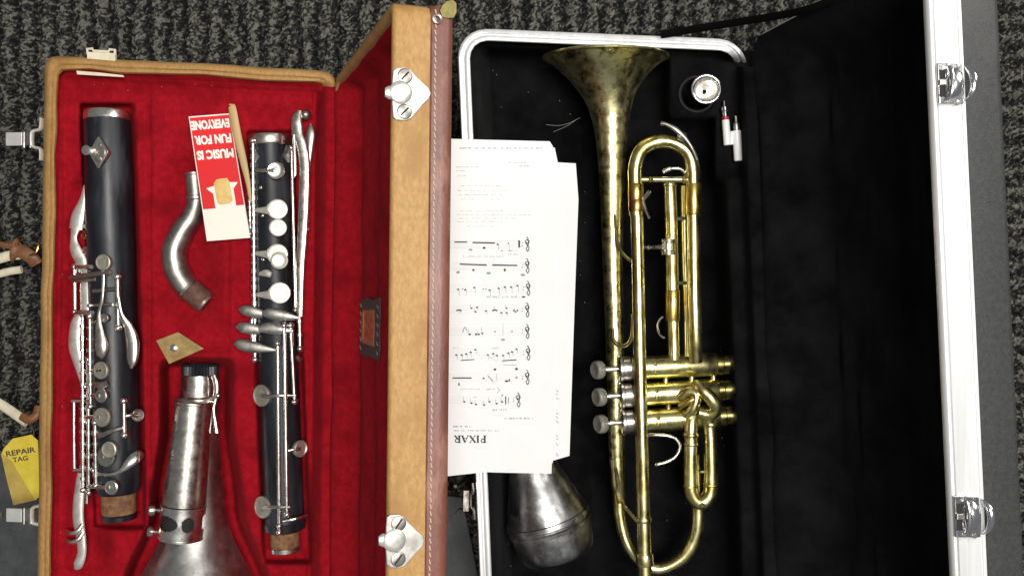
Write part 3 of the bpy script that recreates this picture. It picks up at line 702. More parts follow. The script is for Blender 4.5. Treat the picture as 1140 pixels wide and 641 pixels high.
# ================================================================== card and reed
cd = thing('printed_card', 'red and white upside down card reading MUSIC IS FUN FOR EVERYONE', 'card', W(244, 198, -14))
zk = -7.0
O = np.array([210., 130.]); EX = np.array([45.5, -3.6]); EY = np.array([20.3, 138.5])
def CP(a, b, h=0): p = O + EX * a * (1 + .06 * b) + EY * b; return W(p[0], p[1], zk + h)
mb = MB(); mb.prism([CP(0, 0), CP(1, 0), CP(1, 1), CP(0, 1)], (0, 0, -2)); card = mb.build('card_board', M['cardwhite'], cd, smooth=False)
mb = MB(); mb.add([CP(a, b, .35) for a, b in ((.02, .01), (.985, .01), (.985, .735), (.80, .735), (.80, .60), (.93, .55), (.72, .545), (.68, .52), (.42, .53), (.36, .565), (.16, .58), (.31, .63), (.31, .745), (.02, .745))], [tuple(range(14))]); mb.build('red_print', M['cardred'], card, smooth=False, fix=False)
mb = MB(); mb.add([CP(a, b, .7) for a, b in ((.36, .545), (.44, .515), (.69, .51), (.73, .54), (.74, .69), (.66, .715), (.42, .72), (.37, .70))], [tuple(range(8))]); mb.build('gold_print', M['cardgold'], card, smooth=False, fix=False)
mb = MB()
def cardmap(ca, cb):
    ex = -unit(EX); ey = unit(EY)
    c = O + EX * ca * (1 + .06 * cb) + EY * cb
    return lambda x, y: W(*(c + ex * x + ey * y), zk + .8)
put_text(mb, 'MUSIC IS', cardmap(.50, .315), 41, 10.5, .05); put_text(mb, 'FUN FOR', cardmap(.50, .195), 41, 10.5, .05); put_text(mb, 'EVERYONE', cardmap(.49, .075), 43, 10.5, .05)
mb.build('lettering', M['cardwhite'], card, smooth=False, fix=False)
mb = MB(); C = crom([(*W(257.5, 118.5, 1), 2.6), (*W(258.6, 121, 1), 4.3), (*W(264, 150, 0), 4.6), (*W(271, 180, -1), 4.0), (*W(276, 203, -2), 2.6), (*W(279, 225, -4), 1.2)], 8)
mb.tube(C[:, :3], C[:, 3], 12, .4)
tag(mb.build('reed', M['reed'], None, tuple(W(266, 160, -4))), 'narrow tan cane reed lying across the edge of the red card', 'reed')

# ================================================================== CASE 2 (black lined)
c2 = thing('instrument_case', 'open grey trumpet case with aluminium rims and black plush lining', 'instrument case', W(690, 400, FLOOR))
def A2(u, v, z): return W(508.5 + u + .042 * v, 31 + .042 * u + v, z)
DW, DH = 322, 720
def ring2(ins, z): return [A2(u, v, z - 44 * float(sm(DW - 22, DW - 14, u) * sm(16, 30, v))) for u, v in rrect(ins, ins, DW - ins, DH - ins, [max(34 - ins, 3), max(30 - ins, 3), max(30 - ins, 3), max(34 - ins, 3)])]
mb = MB(); mb.loft(ring_loft(ring2, [(4, -134), (1.5, -130), (1.5, -16)]))
mb.add([A2(u, v, -134) for u, v in ((10, 10), (DW - 10, 10), (DW - 10, DH - 10), (10, DH - 10))], [(0, 1, 2, 3)]); mb.build('base_shell', M['vinyl'], c2)
mb = MB(); mb.loft(ring_loft(ring2, [(0, -20), (0, -2), (1, -.3), (4, 0), (5, -.8), (5.4, -3.5), (6.8, -3.5), (7.2, -.4), (8, .6), (12, .6), (13, -.2), (13.4, -2), (13.4, -30)])); mb.build('base_rim', M['alu'], c2, ang=50)
us = np.arange(12.5, DW + 16, 2.4); vs = np.arange(12.5, DH - 12, 2.6); Ug, Vg = np.meshgrid(us, vs)
PX = 508.5 + Ug + .042 * Vg; PY = 31 + .042 * Ug + Vg
Z = np.full(PX.shape, -24.) + (vnoise(PX / 26, PY / 26, 2) - .5) * 5
well = sm(6, 26, Ug - 12) * (1 - sm(DW - 46, DW - 26, Ug)) * sm(4, 20, Vg - 12) * (1 - sm(DH - 60, DH - 40, Vg))
Z = Z + (-121 + 24) * well + (vnoise(PX / 30, PY / 30, 11) - .5) * 6 * well
blk = sm(738, 748, PX) * (1 - sm(834, 846, PX)) * sm(58, 66, PY) * (1 - sm(128, 140, PY))
blk2 = sm(790, 798, PX) * (1 - sm(834, 846, PX)) * sm(58, 66, PY) * (1 - sm(196, 210, PY))
bb = np.maximum(blk, blk2); Z = Z * (1 - bb) + -38 * bb
hole = 1 - sm(15, 20, np.hypot(PX - 778, PY - 106)); Z = Z * (1 - hole) - 96 * hole
Z += crease(PX - (828 + .03 * PY), 3, 7)
Z += np.where(Ug < 20, (20 - Ug) * 1.2, 0)
ov = sm(DW - 12, DW - 3, Ug) * sm(13, 20, Vg); Z = Z * (1 - ov) + 2.4 * ov
# rounded corners of the lining stay inside the rim
for cu in (34, DW - 30):
    r_ = 34 if cu < 100 else 30
    dd = np.hypot(Ug - cu, Vg - 34); corner = ((Ug < cu) if cu < 100 else (Ug > cu)) & (Vg < r_) & (dd > r_ - 13)
    Z = np.where(corner, -30, Z)
Z += (vnoise(PX / 5, PY / 5, 12) - .5) * 1.6
k = (D - Z) / D
MB().grid(np.stack([(PX - 570) * k, -(PY - 320.5) * k, Z], -1), True).build('plush_lining', M['black'], c2, fix=False, ang=180)
# lid
a2 = math.radians(13.3); L2 = 285.0; H2 = W(838, 42, 1.0)
f_h = unit(W(838 + .046 * 700, 742, 1.0) - H2); f_s = np.array([math.sin(a2), -.01, math.cos(a2)]); f_s = unit(f_s)
f_d = np.array([math.cos(a2), 0, -math.sin(a2)])
def L2P(s, v, d): return H2 + f_s * s + f_h * v + f_d * d
LH2 = 705
def lring2(ins, d): return [L2P(s, v, d + 9 * float((1 - sm(6, 16, s)) * sm(18, 34, v))) for s, v in rrect(ins, ins, L2 - ins, LH2 - ins, [max(24 - ins, 3), max(16 - ins, 3), max(16 - ins, 3), max(24 - ins, 3)])]
mb = MB(); mb.loft(ring_loft(lring2, [(10, 22), (9, 1.5), (7.5, 0), (4, -.4), (1, 0), (.2, 1), (0, 2.2), (2.4, 2.4), (2.4, 4.0), (0, 4.2), (0, 4.6), (0, 24.6), (0, 25), (1.2, 25.2), (1.2, 26.2), (0, 26.4), (0, 29.5), (1.5, 30)])); mb.build('lid_rim', M['alu'], c2, ang=50)
mb = MB(); lp = ring_loft(lring2, [(2.4, 24), (1.6, 30), (1.4, 62), (2.5, 66.5), (6, 68.5), (14, 69)]); mb.loft(lp, cap1=True); mb.build('lid_shell', M['vinyl'], c2, ang=50)
ss = np.linspace(-8, L2 - 8, 96); vv = np.r_[3.0, 5.5, 8.0, np.arange(10, LH2 - 8, 4.0)]; S, V = np.meshgrid(ss, vv)
dep = 52 * sm(4, 60, S) * (1 - sm(L2 - 40, L2 - 9, S) * .85) + (vnoise(S / 14, V / 50, 5) - .5) * 6
edge = sm(8, 40, V); dep = dep * edge + np.where(V < 9, -1.6, 2) * (1 - edge)
# lower corner rounding
dd = np.hypot(S - 24, V - 24); dep = np.where((S < 24) & (V < 24) & (dd > 12), -1.6, dep)
keep = ~((S < 24) & (V < 24) & (np.hypot(S - 24, V - 24) > 25))
Pq = H2 + S[..., None] * f_s + V[..., None] * f_h + dep[..., None] * f_d
mb = MB(); a_, b_ = S.shape; idx = np.arange(a_ * b_).reshape(a_, b_)
q = np.stack([idx[:-1, :-1], idx[:-1, 1:], idx[1:, 1:], idx[1:, :-1]], -1).reshape(-1, 4); kk = keep.ravel()
q = q[kk[q].all(1)]; mb.add(Pq.reshape(-1, 3), q); mb.build('lid_lining', M['black'], c2, fix=False, ang=180)
# support strap
mb = MB(); s_ = crom([W(736, 39, 2), W(765, 34, 14), W(815, 26, 46), W(870, 17, 100), W(905, 9, 138), W(935, -4, 160)])
mb.tube(s_, 4.4, 10, .5, up=(0, -.6, 1)); mb.build('lid_strap', M['strap'], c2)
# lid latches on the aluminium band
def case_latch(cx, cy, w=1.0):
    n = unit(np.cross(f_h, f_d)); n = n if n[2] > 0 else -n; p0 = L2P(L2, 0, 0) + n * .3
    def Q(x, y, h=0): return on_plane(x, y, p0, n) + n * h
    mb = MB(); mb.prism([Q(cx + x, cy + y, 3) for x, y in ((-14, -22), (13, -21), (14, -10), (16, 0), (16, 12), (15, 24), (-12, 24))], -n * 3)
    pl = mb.build('latch', M['chrome'], c2, smooth=False, bevel=.8)
    mb = MB(); mb.prism([Q(cx + x, cy + y, 3.4) for x, y in ((-12.5, -14), (-5.5, -14), (-5.5, 16), (-12, 16))], -n * 1.0); mb.build('slot', M['darkgap'], pl, smooth=False)
    mb = MB(); mb.prism([Q(cx + x, cy + y, 5) for x, y in ((-13, -3), (-4, -3), (-4, 3.5), (-13, 3.5))], -n * 3); mb.build('tongue', M['silver'], pl, smooth=False, bevel=.5)
    mb = MB(); mb.tube(crom([Q(cx - 3, cy - 17, 5), Q(cx - 2, cy - 8, 7), Q(cx - 2, cy + 9, 7), Q(cx - 2.4, cy + 18, 5)]), 2.0, 10)
    mb.tube(crom([Q(cx + 5, cy - 16, 4), Q(cx + 4, cy, 6), Q(cx + 5, cy + 16, 4)]), [1, 3, 4.6, 5.2, 5.4, 5.4, 5.4, 5.4, 5.2, 5, 4.6, 3, 1], 12, .3); mb.build('clasp', M['chrome'], pl)
    for dx, dy in ((-2, -19), (9, -18), (-3, 21), (8, 22)):
        mb = MB(); mb.lathe(Q(cx + dx, cy + dy, 3), n, [(0, 2.2), (.8, 1.8), (1, .02)], 12); mb.build('rivet', M['pewter'], pl)
    mb = MB(); mb.tube(crom([Q(cx + 17, cy - 18, 3), Q(cx + 21, cy - 8, 7), Q(cx + 21.5, cy + 4, 8), Q(cx + 20, cy + 15, 6), Q(cx + 17.5, cy + 20, 2)]), [1, 1.6, 2, 2.4, 2.7, 3, 3.1, 3.2, 3.2, 3.2, 3.1, 3, 2.9, 2.8, 2.7, 2.6, 2.4, 2.2, 2, 1.8, 1.5, 1.2, 1, 1, 1][:25], 12, .8); mb.build('thumb_tab', M['chrome'], pl)
case_latch(1055, 93); case_latch(1074, 573)
# latch on the near wall of the base
mb = MB(); mb.box(W(519, 557, -22), (3.6, 0, 0), (.3, 12, 0), (0, 0, 2)); lt = mb.build('latch', M['silver'], c2, smooth=False, bevel=.6)
mb = MB(); mb.tube(crom([W(526, 537, -6), W(526.5, 547, -5), W(524, 551, -7), W(524, 563, -7), W(527, 567, -5), W(528, 577, -6)]), 1.8, 8, 1.8)
mb.tube([W(507, 536, -40), W(507, 541, -30)], 2, 8); mb.tube(crom([W(508, 571, -40), W(512, 566, -34), W(518, 569, -28), W(527, 577, -14)]), 1.3, 8); mb.build('bracket', M['silver2'], lt)

def lint(par, spots, z, n, seed):
    r_ = np.random.default_rng(seed); mb = MB()
    for i in range(n):
        x0, y0, x1, y1 = spots[i % len(spots)]
        x, y = r_.uniform(x0, x1), r_.uniform(y0, y1); a = r_.uniform(0, PI); l = r_.choice([.5, .6, .8, 1.2, 3.0], p=[.35, .3, .2, .1, .05])
        p = W(x, y, z + 1.2); d_ = np.array([math.cos(a), math.sin(a), .15]); mb.tube([p - d_ * l, p, p + d_ * l + np.array([.2, .3, .1]) * l], .32, 6)
    tag(mb.build('lint', M['lintw'], par), kind='stuff')
lint(c2, [(540, 60, 640, 140), (800, 230, 826, 600), (740, 480, 830, 620), (545, 590, 575, 640), (640, 180, 660, 350)], -108, 34, 3)
lint(c1, [(70, 85, 160, 105), (176, 88, 250, 112), (353, 150, 360, 600), (66, 300, 70, 600)], -21, 12, 5)
mb = MB(); mb.tube(crom([W(608, 139, -100), W(622, 140, -98), W(634, 137, -99), W(646, 131, -101)]), .32, 6); mb.build('thread', M['lintw'], c2)
mb = MB(); mb.tube(crom([W(616, 147, -100), W(630, 141, -97), W(641, 134, -100)]), .28, 6); mb.build('thread', M['lintw'], c2)
# ================================================================== TRUMPET
tr = thing('trumpet', 'worn brass trumpet with three silver valve buttons lying on its side in the black case', 'trumpet', W(715, 340, -110))
def lath_px(mb, pts, z0, z1, seg=48, inner=True):
    """pts: (cx,py,r) along the bell; z runs from z0 to z1"""
    n = len(pts); ys = [p[1] for p in pts]; loops = []
    for (cx, py, r) in pts:
        t = (py - ys[0]) / (ys[-1] - ys[0]); z = z0 + (z1 - z0) * t; c = W(cx, py, z); kk = K(z)
        loops.append([c + np.array([math.cos(a), -.075 * math.sin(a), math.sin(a)]) * r * kk for a in np.linspace(0, 2 * PI, seg + 1)[:-1]])
    mb.loft(loops); return loops
bellp = crom([(674, 65, 68.5), (674, 67, 65), (674, 71, 60), (674, 77, 53), (674.5, 84, 46), (675, 92.5, 39), (676, 102, 32.5), (677.5, 112, 27.2), (679, 125, 22.8), (680, 140, 19.6), (680.5, 160, 17), (681, 190, 14.8), (681.5, 230, 12.9), (682, 290, 11.2), (683.5, 350, 10.4), (685, 410, 9.8), (686, 470, 9.2), (687, 520, 8.4)], 4)
mb = MB(); lo_ = lath_px(mb, bellp, -46, -64)
mb.loft([[(p - np.mean(l, 0)) * .97 + np.mean(l, 0) for p in l] for l in lo_[:40]])
mb.build('bell', M['brass_bell'], tr, ang=80, fix=False)
mb = MB(); c = W(674, 64.6, -46); rr = 69 * K(-46)
ring = [c + np.array([math.cos(a), 0, math.sin(a)]) * rr for a in np.linspace(0, 2 * PI, 73)[:-1]]
loops = [[c + np.array([math.cos(a) * (rr + 1.7 * math.cos(b)), 1.7 * math.sin(b) - .075 * rr * math.sin(a), math.sin(a) * (rr + 1.7 * math.cos(b))]) for b in np.linspace(0, 2 * PI, 9)[:-1]] for a in np.linspace(0, 2 * PI, 73)]
mb.loft(loops); mb.build('bell_rim', M['brass'], tr)
# bell bow at the bottom
zt = -60
def path_tube(name, pts, mt, seg=18, n=7, flat=1):
    C = crom([(*W(p[0], p[1], p[2]), p[3] * K(p[2])) for p in pts], n); mb = MB(); mb.tube(C[:, :3], C[:, 3], seg, flat); return mb.build(name, M[mt], tr)
path_tube('bell_bow', [(687, 510, -60, 8.6), (688.5, 545, -60, 7.4), (690.5, 575, -59, 6.6), (697, 602, -57, 6.4), (712, 624, -55, 6.4), (734, 633, -52, 6.6), (758, 622, -50, 7), (772, 602, -48, 7), (777, 580, -47, 7), (776, 545, -47, 7), (774, 505, -47, 7)], 'brass')
mb = MB(); mb.tube(crom([W(685, 520, -49), W(690, 545, -50), W(694, 560, -49), W(703, 572, -38), (W(713, 583, -24))]), 2.2, 8); mb.tube(crom([W(681, 512, -56), W(684, 540, -56), W(690, 560, -50)]), 1.8, 8); mb.build('brace', M['brass'], tr)
# leadpipe
zl = -16
mb = MB(); C = crom([(*W(709, 236, zl), 7.2), (*W(711, 330, zl), 7.2), (*W(713, 430, zl), 7.2), (*W(715.5, 520, zl), 7.2), (*W(717, 590, zl), 7.6), (*W(718.3, 660, zl), 8.4)], 6)
mb.tube(C[:, :3], C[:, 3], 22); lead = mb.build('leadpipe', M['brass'], tr)
dl = unit(W(718.3, 660, zl) - W(711, 330, zl))
def ferr(px, py, z, d, r, h, mt, name='ferrule', par=None):
    mb = MB(); c = W(px, py, z)
    mb.lathe(c - d * h / 2, d, [(0, r - 1.5), (.2, r), (1.5, r + .6), (h - 1.5, r + .6), (h - .2, r), (h, r - 1.5)], 26); return mb.build(name, M[mt], par or tr)
ferr(716.7, 578, zl, dl, 8.4, 6, 'brass'); ferr(717.6, 622, zl, dl, 9.4, 14, 'brass')
# tuning slide
sl = path_tube('tuning_slide', [(708.3, 240, zl, 7.6), (707.3, 205, zl, 7.9), (707.5, 186, zl, 8), (713, 169, zl, 8), (725, 160, zl, 8), (740, 157.5, zl, 8), (756, 162, zl, 8), (767, 172, zl, 8), (771, 188, zl, 8), (771.5, 206, zl, 8), (772, 240, zl, 7.6)], 'brass', 22)
dn = np.array([0, -1., 0])
ferr(708, 214, zl, dn, 8.2, 20, 'gold'); ferr(708.4, 229, zl, dn, 8.4, 14, 'copper'); ferr(772, 222, zl, dn, 8.2, 36, 'gold')
path_tube('slide_tube', [(772, 238, zl, 7.4), (772.5, 300, zl, 7.4), (774, 370, zl, 7.4), (775, 402, zl - 8, 7.4)], 'brass', 20)
mb = MB(); mb.tube([W(710, 200, zl), W(770, 200, zl)], [3.4, 3.4], 12); mb.ball(W(724, 200, zl + 1), 4); mb.ball(W(762, 200, zl + 1), 4.4); mb.build('brace', M['brass'], tr)
# water key on the slide
mb = MB(); mb.tube(crom([W(736, 137.5, -2), W(742, 138.5, 0), W(752, 144, 1), (W(763, 154, 1)), W(771, 166, -1), W(776, 178, -5)]), [2.6, 2.5, 2.4, 2.2, 2, 2, 2, 2, 2.2, 2.4, 2.8, 3, 3.2, 3.2, 3, 3, 2.8, 2.6, 2.4, 2.2, 2, 1.8, 1.8, 1.8, 1.8, 1.8, 1.8, 1.8, 1.8, 1.8, 1.8][:31], 12, .7)
mb.lathe(W(758, 152, -4), (.5, -.4, 1), [(0, 5), (4, 5.4), (5.5, 4), (5.7, .02)], 16); mb.build('water_key', M['pewter'], tr)
mb = MB(); mb.tube(crom([W(738, 191.5, -20), W(746, 188, -18), W(757, 188, -18), W(764, 194, -20)]), [2.8] * 7 + [2] * 12, 10); mb.build('slide_stop', M['silver2'], tr)
mb = MB(); mb.tube(crom([W(722, 213, -14), W(716.5, 222, -10), W(719, 234, -12), W(723, 243, -16)]), 1.6, 8); mb.tube([W(716.5, 223, -10), W(724, 214, -16)], 1.4, 8); mb.build('wire_clip', M['silver2'], tr)
# middle slide (valve one) and thin tube beside it
zm = -34
path_tube('valve_slide', [(745.5, 204, zm, 6.6), (746, 216, zm, 7), (747.5, 260, zm, 7.1), (748.5, 330, zm, 7.2), (749.5, 362, zm, 6.4), (750.5, 400, zm, 6.4)], 'brass', 20)
ferr(745.6, 206, zm, dn, 7.6, 5, 'brass'); ferr(748.8, 340, zm, dn, 7.8, 36, 'gold')
path_tube('thin_tube', [(761.5, 207, zm - 3, 4.6), (762.5, 280, zm - 3, 4.6), (764.5, 340, zm - 3, 4.4), (766, 402, zm - 3, 4.4)], 'brass', 16)
mb = MB(); mb.tube([W(750, 244, zm + 3), W(764, 243, zm)], 2.2, 8); mb.build('brace', M['silver2'], tr); mb = MB(); mb.tube([W(752, 315, zm + 3), W(766, 315, zm)], 2.2, 8); mb.build('brace', M['silver2'], tr)
mb = MB(); mb.tube([W(712, 275, -18), W(722, 275.5, -22), W(740, 275, -30)], [2, 2, 3.2], 10); mb.ball(W(722, 275.5, -22), 3.2)
mb.lathe(W(744, 275, zm + 2), (0, -1, 0), [(-9, 7), (-9, 8.4), (-5, 9), (-4, 8), (4, 8), (5, 9), (9, 8.4), (9, 7)], 20); mb.build('slide_lock', M['silver'], tr)
mb = MB(); a_ = [(math.cos(t), math.sin(t)) for t in np.linspace(1.9, 4.6, 12)]
mb.tube([W(741 + 9 * x, 364 + 12 * -y, zm + 2) for x, y in a_], 1.4, 8); mb.build('slide_ring', M['silver2'], tr)
# braces between bell and leadpipe
mb = MB(); mb.tube(crom([W(683, 230, -42), W(685, 250, -40), (W(688, 272, -36)), W(696, 285, -28), W(704, 291, -20)]), 1.8, 8); mb.build('brace', M['brass'], tr)
mb = MB(); mb.tube(crom([W(682, 366, -44), W(683, 378, -38), W(690, 385, -34), W(699, 383, -28), W(704, 372, -22), (W(705, 350, -18))]), 2.2, 10); mb.build('finger_ring', M['brass'], tr)
# valves
va = []
ex = unit(W(812, 405, -40) - W(665, 411.5, -40))
for i, (yl, yr, zoff) in enumerate(((411.5, 404.5, 0), (441.5, 433, 0), (471.5, 461.5, 0))):
    z = -40
    p0 = W(664 + i * 1.6, yl, z); p1 = W(815 + i * 1.6, yr, z); ax = unit(p1 - p0); kk = K(z)
    at = lambda x: (x - (664 + i * 1.6)) * kk
    xo = i * 1.6
    mb = MB(); mb.lathe(p0, ax, [(at(702 + xo), 12), (at(702 + xo), 13), (at(706 + xo), 13.4), (at(740 + xo), 13.4), (at(796 + xo), 13.4), (at(798 + xo), 12)], 40)
    cs = mb.build('valve', M['brass'], tr)
    mb = MB(); mb.lathe(p0, ax, [(at(695 + xo), 5), (at(690 + xo), 9), (at(688.5 + xo), 13.5), (at(690 + xo), 15.2), (at(692.5 + xo), 15.2), (at(693.5 + xo), 13.9), (at(701.5 + xo), 14.4), (at(703 + xo), 13)], 36); mb.build('top_cap', M['silver'], cs)
    mb = MB(); mb.lathe(p0, ax, [(at(689.5 + xo), 12.4), (at(690.5 + xo), 4)], 24); mb.build('felt', M['darkgap'], cs)
    mb = MB(); mb.tube([p0 + ax * at(667 + xo), p0 + ax * at(696 + xo)], 3.1, 14); mb.build('piston_stem', M['silver2'], cs)
    n_ = unit(ax * -1 + np.array([0, 0, .5]))
    mb = MB(); mb.lathe(p0 + ax * at(670 + xo), n_, [(-1.5, 3), (0, 9.2), (2, 10.6), (7, 10.8), (9.4, 10.2), (10.4, 8.6), (10, 7), (9.6, .02)], 30); mb.build('finger_button', M['pearl'], cs)
    mb = MB(); mb.lathe(p0, ax, [(at(797 + xo), 12), (at(797.5 + xo), 14.2), (at(803 + xo), 14.2), (at(804 + xo), 13.2), (at(808 + xo), 13.6), (at(814 + xo), 13.8), (at(816 + xo), 12.6), (at(817 + xo), 9), (at(815 + xo), 7), (at(814.5 + xo), .02)], 36); mb.build('bottom_cap', M['oldbrass'], cs)
    mb = MB(); mb.lathe(p0 + ax * at(728 + xo) + np.array([0, 0, 13.]), (0, 0, 1), [(-1, 2), (1.4, 2.6), (2.6, 2), (2.8, .02)], 12); mb.tube([p0 + ax * at(728 + xo) + np.array([0, 6, 12.5]), p0 + ax * at(728 + xo) + np.array([0, -5, 13.4])], 2.0, 8); mb.build('guide_stud', M['brass'], cs)
# connectors between the casings
for x, y in ((741, 422), (770, 420), (794, 418), (744, 453), (772, 451)):
    mb = MB(); mb.lathe(W(x, y + 6, -38), (0, 1, 0), [(-4, 4.4), (-2, 3.4), (12, 3.4), (14, 4.4)], 16); mb.build('crossover_tube', M['brass'], tr)
# knuckles above the valves
path_tube('knuckle', [(757, 442, -28, 5.4), (766, 436, -24, 6), (775, 440, -20, 6), (772, 454, -20, 6), (764, 462, -26, 5.6)], 'brass')
path_tube('knuckle', [(774, 428, -26, 6.4), (782, 434, -18, 7), (792, 444, -15, 7.4), (797, 454, -17, 7.4), (790, 461, -20, 7.4), (778, 459, -22, 7)], 'brass')
path_tube('knuckle', [(757, 452, -26, 3.6), (766, 447, -20, 3.8), (775, 443, -18, 3.8)], 'gold')
path_tube('third_slide', [(771, 462, -30, 7), (769.5, 474, -27, 7.4), (769, 500, -26, 7.6), (769, 536, -26, 7.8), (771.5, 552, -26, 7.8), (780, 559.5, -26, 7.8), (788.5, 553, -26, 7.8), (791.5, 538, -26, 7.6), (791, 500, -26, 7.2), (789.5, 474, -26, 7.2), (785, 462, -24, 7)], 'brass', 20)
ferr(769.2, 484, -26, dn, 8.4, 5, 'brass'); ferr(769.3, 494, -26, dn, 8.2, 4, 'brass'); ferr(768.9, 541, -26, dn, 8.3, 3, 'gold'); ferr(791.6, 539, -26, dn, 8.1, 3, 'gold'); ferr(790.2, 472, -26, dn, 7.9, 5, 'brass')
mb = MB(); mb.lathe(W(781.5, 562, -20), (0, -.6, 1), [(-3, 2), (0, 4), (3, 3.4), (4, .02)], 14); mb.tube([W(779.5, 525, -26), W(784, 525, -26)], 1.6, 8); mb.build('slide_knob', M['brass'], tr)
mb = MB(); mb.tube(crom([W(719, 484.5, -14), W(730, 484, -10), W(744, 485, -9), W(753, 489, -9), W(757, 498, -9), W(752, 508, -9), W(742, 514, -9), W(731, 517, -9)]), 1.8, 10, .9); mb.ball(W(731, 517, -9), 2.1); mb.build('finger_hook', M['silver2'], tr)

# ================================================================== mouthpiece
mp = thing('mouthpiece', 'silver cup mouthpiece standing upright in the black plush near the trumpet bell', 'mouthpiece', W(786, 99, -92))
mc = W(786.5, 99, 4); td = unit((.06, 0, -1))
mb = MB(); mb.lathe(mc, td, [(3, 12.4), (1, 13.2), (.2, 14.4), (0, 15.4), (.6, 16.6), (2.5, 17), (5, 16.4), (9, 15.6), (16, 13), (24, 9), (32, 6.6), (45, 6), (88, 4.5)], 44); mb.build('cup_wall', M['chrome'], mp)
mb = MB(); mb.lathe(mc, td, [(2.6, 12.5), (8, 11.6), (13, 8.5), (16, 4.4), (17, 2.6)], 36); bw = mb.build('bowl', M['silver2'], mp)
mb = MB(); mb.lathe(mc, td, [(16.8, 2.9), (24, 2.2), (24.2, .02)], 20); mb.build('throat', M['darkgap'], bw)
mb = MB(); hc = W(776, 105, -37); lps = [[hc + np.array([math.cos(a) * (20 + 1.6 * math.cos(b)), math.sin(a) * (20 + 1.6 * math.cos(b)), 1.6 * math.sin(b)]) for b in np.linspace(0, 2 * PI, 9)[:-1]] for a in np.linspace(0, 2 * PI, 49)]
mb.loft(lps); mb.build('holder_ring', mat('dark_plastic', (.03, .03, .03), None, rough=.2), c2)

# ================================================================== two small tubes
t1 = thing('oil_tube', 'small white tube with red and silver tip, nearer the mouthpiece', 'small tube', W(809, 138, -38))
p0 = W(806, 112, -30); p1 = W(810, 162, -30); d = unit(p1 - p0)
mb = MB(); mb.lathe(p0, d, [(22, 3), (22.5, 4.2), (50, 4.4), (51.5, 4)], 20, capB=True); mb.build('barrel', M['white_plastic'], t1)
mb = MB(); mb.lathe(p0, d, [(18.5, 3), (19, 4.4), (22.4, 4.4), (23, 4)], 20); mb.build('red_band', M['red_plastic'], t1)
mb = MB(); mb.lathe(p0, d, [(0, .5), (.5, 1.6), (7, 2), (8, 4.4), (12, 4.4), (13, 3.4), (18.6, 3.4)], 20); mb.build('tip', M['chrome'], t1)
t2 = thing('oil_tube', 'small white tube with grey notched cap, lower right of the red tipped one', 'small tube', W(820, 158, -38))
p0 = W(819, 129, -30); p1 = W(822, 181, -30); d = unit(p1 - p0)
mb = MB(); mb.lathe(p0, d, [(17, 4), (17.5, 5.2), (51, 4.8), (52, 4)], 20, capB=True); mb.build('barrel', M['white_plastic'], t2)
mb = MB(); mb.lathe(p0, d, [(0, .6), (.6, 1.8), (8, 2), (9, 3.6), (16, 3.8), (18, 3)], 20); mb.build('tip', M['pewter'], t2)
mb = MB(); mb.prism([W(x, y, -27) for x, y in ((813.5, 146), (817, 146), (817, 161), (813.5, 161))], (0, 0, -4)); mb.build('clip', M['white_plastic'], t2, smooth=False, bevel=.8)

# ================================================================== mute
mu = thing('trumpet_mute', 'dented grey metal mute lying in the black case under the sheet music', 'mute', W(614, 570, -100))
zc = -55; q0 = W(589, 507, zc); q1 = W(623.5, 622, zc); d = unit(q1 - q0 + np.array([0, 0, -4.])); LL = np.linalg.norm(q1 - q0)
t_band = np.dot(W(612, 576, zc) - q0, d)
mb = MB(); mb.lathe(q0, d, [(-30, 18), (0, 24), (30, 34), (52, 42), (t_band - 6, 47.5), (t_band - 3, 48)], 52); mb.build('cone', M['mute'], mu)
mb = MB(); mb.lathe(q0, d, [(t_band - 4, 47), (t_band - 3, 49.8), (t_band + 2, 50.4), (t_band + 3.4, 48.2), (t_band + 5, 48.2), (t_band + 6.5, 50.4), (t_band + 10, 49.8), (t_band + 11, 48)], 52); mb.build('band', M['mute'], mu)
mb = MB(); mb.lathe(q0, d, [(t_band + 10, 48.4), (t_band + 20, 47.6), (t_band + 35, 45), (t_band + 42, 43), (t_band + 45, 40), (t_band + 46, 36), (t_band + 44, 32), (t_band + 43, .02)], 52); mb.build('base_cup', M['mute'], mu)

# ================================================================== sheet music
def resample(poly, n=1): return poly
def sheet(name, poly, z, label, curl=0.0):
    zf = lambda x, y: z + curl * ((y - 340) / 190.) ** 2 + (.6 * sm(600, 650, np.array(float(x))))
    # dense outline; surface as a fan-free grid clipped by interpolation between left and right edges
    r = thing(name, label, 'sheet of music', W(560, 340, z - .6), 'sheets of music stacked on the case rim')
    L_, R_ = poly
    Ly = np.array([p[1] for p in L_]); Ry = np.array([p[1] for p in R_]); Lx_ = np.array([p[0] for p in L_]); Rx_ = np.array([p[0] for p in R_])
    tt = np.linspace(0, 1, 46); G = []
    cumL = np.r_[0, np.cumsum(np.hypot(np.diff(Lx_), np.diff(Ly)))]; cumL /= cumL[-1]
    cumR = np.r_[0, np.cumsum(np.hypot(np.diff(Rx_), np.diff(Ry)))]; cumR /= cumR[-1]
    tt = np.unique(np.r_[tt, cumR])
    for t in tt:
        lx, ly = np.interp(t, cumL, Lx_), np.interp(t, cumL, Ly); rx, ry = np.interp(t, cumR, Rx_), np.interp(t, cumR, Ry)
        G.append([W(lx + (rx - lx) * s, ly + (ry - ly) * s, zf(lx + (rx - lx) * s, ly + (ry - ly) * s)) for s in np.linspace(0, 1, 14)])
    G = np.array(G); mb = MB(); mb.grid(G, True); mb.grid(G - np.array([0, 0, .3]))
    o = mb.build('page', M['paper'], r, fix=False, ang=180)
    return r, o, zf
sB, pB, zB = sheet('music_sheet', ([(436, 170), (432, 523)], [(641, 182), (644, 222), (640, 330), (634, 507), (600, 517)]), 2.0,
                   'lowest white sheet, sticking out furthest right with a faint printed margin', .6)
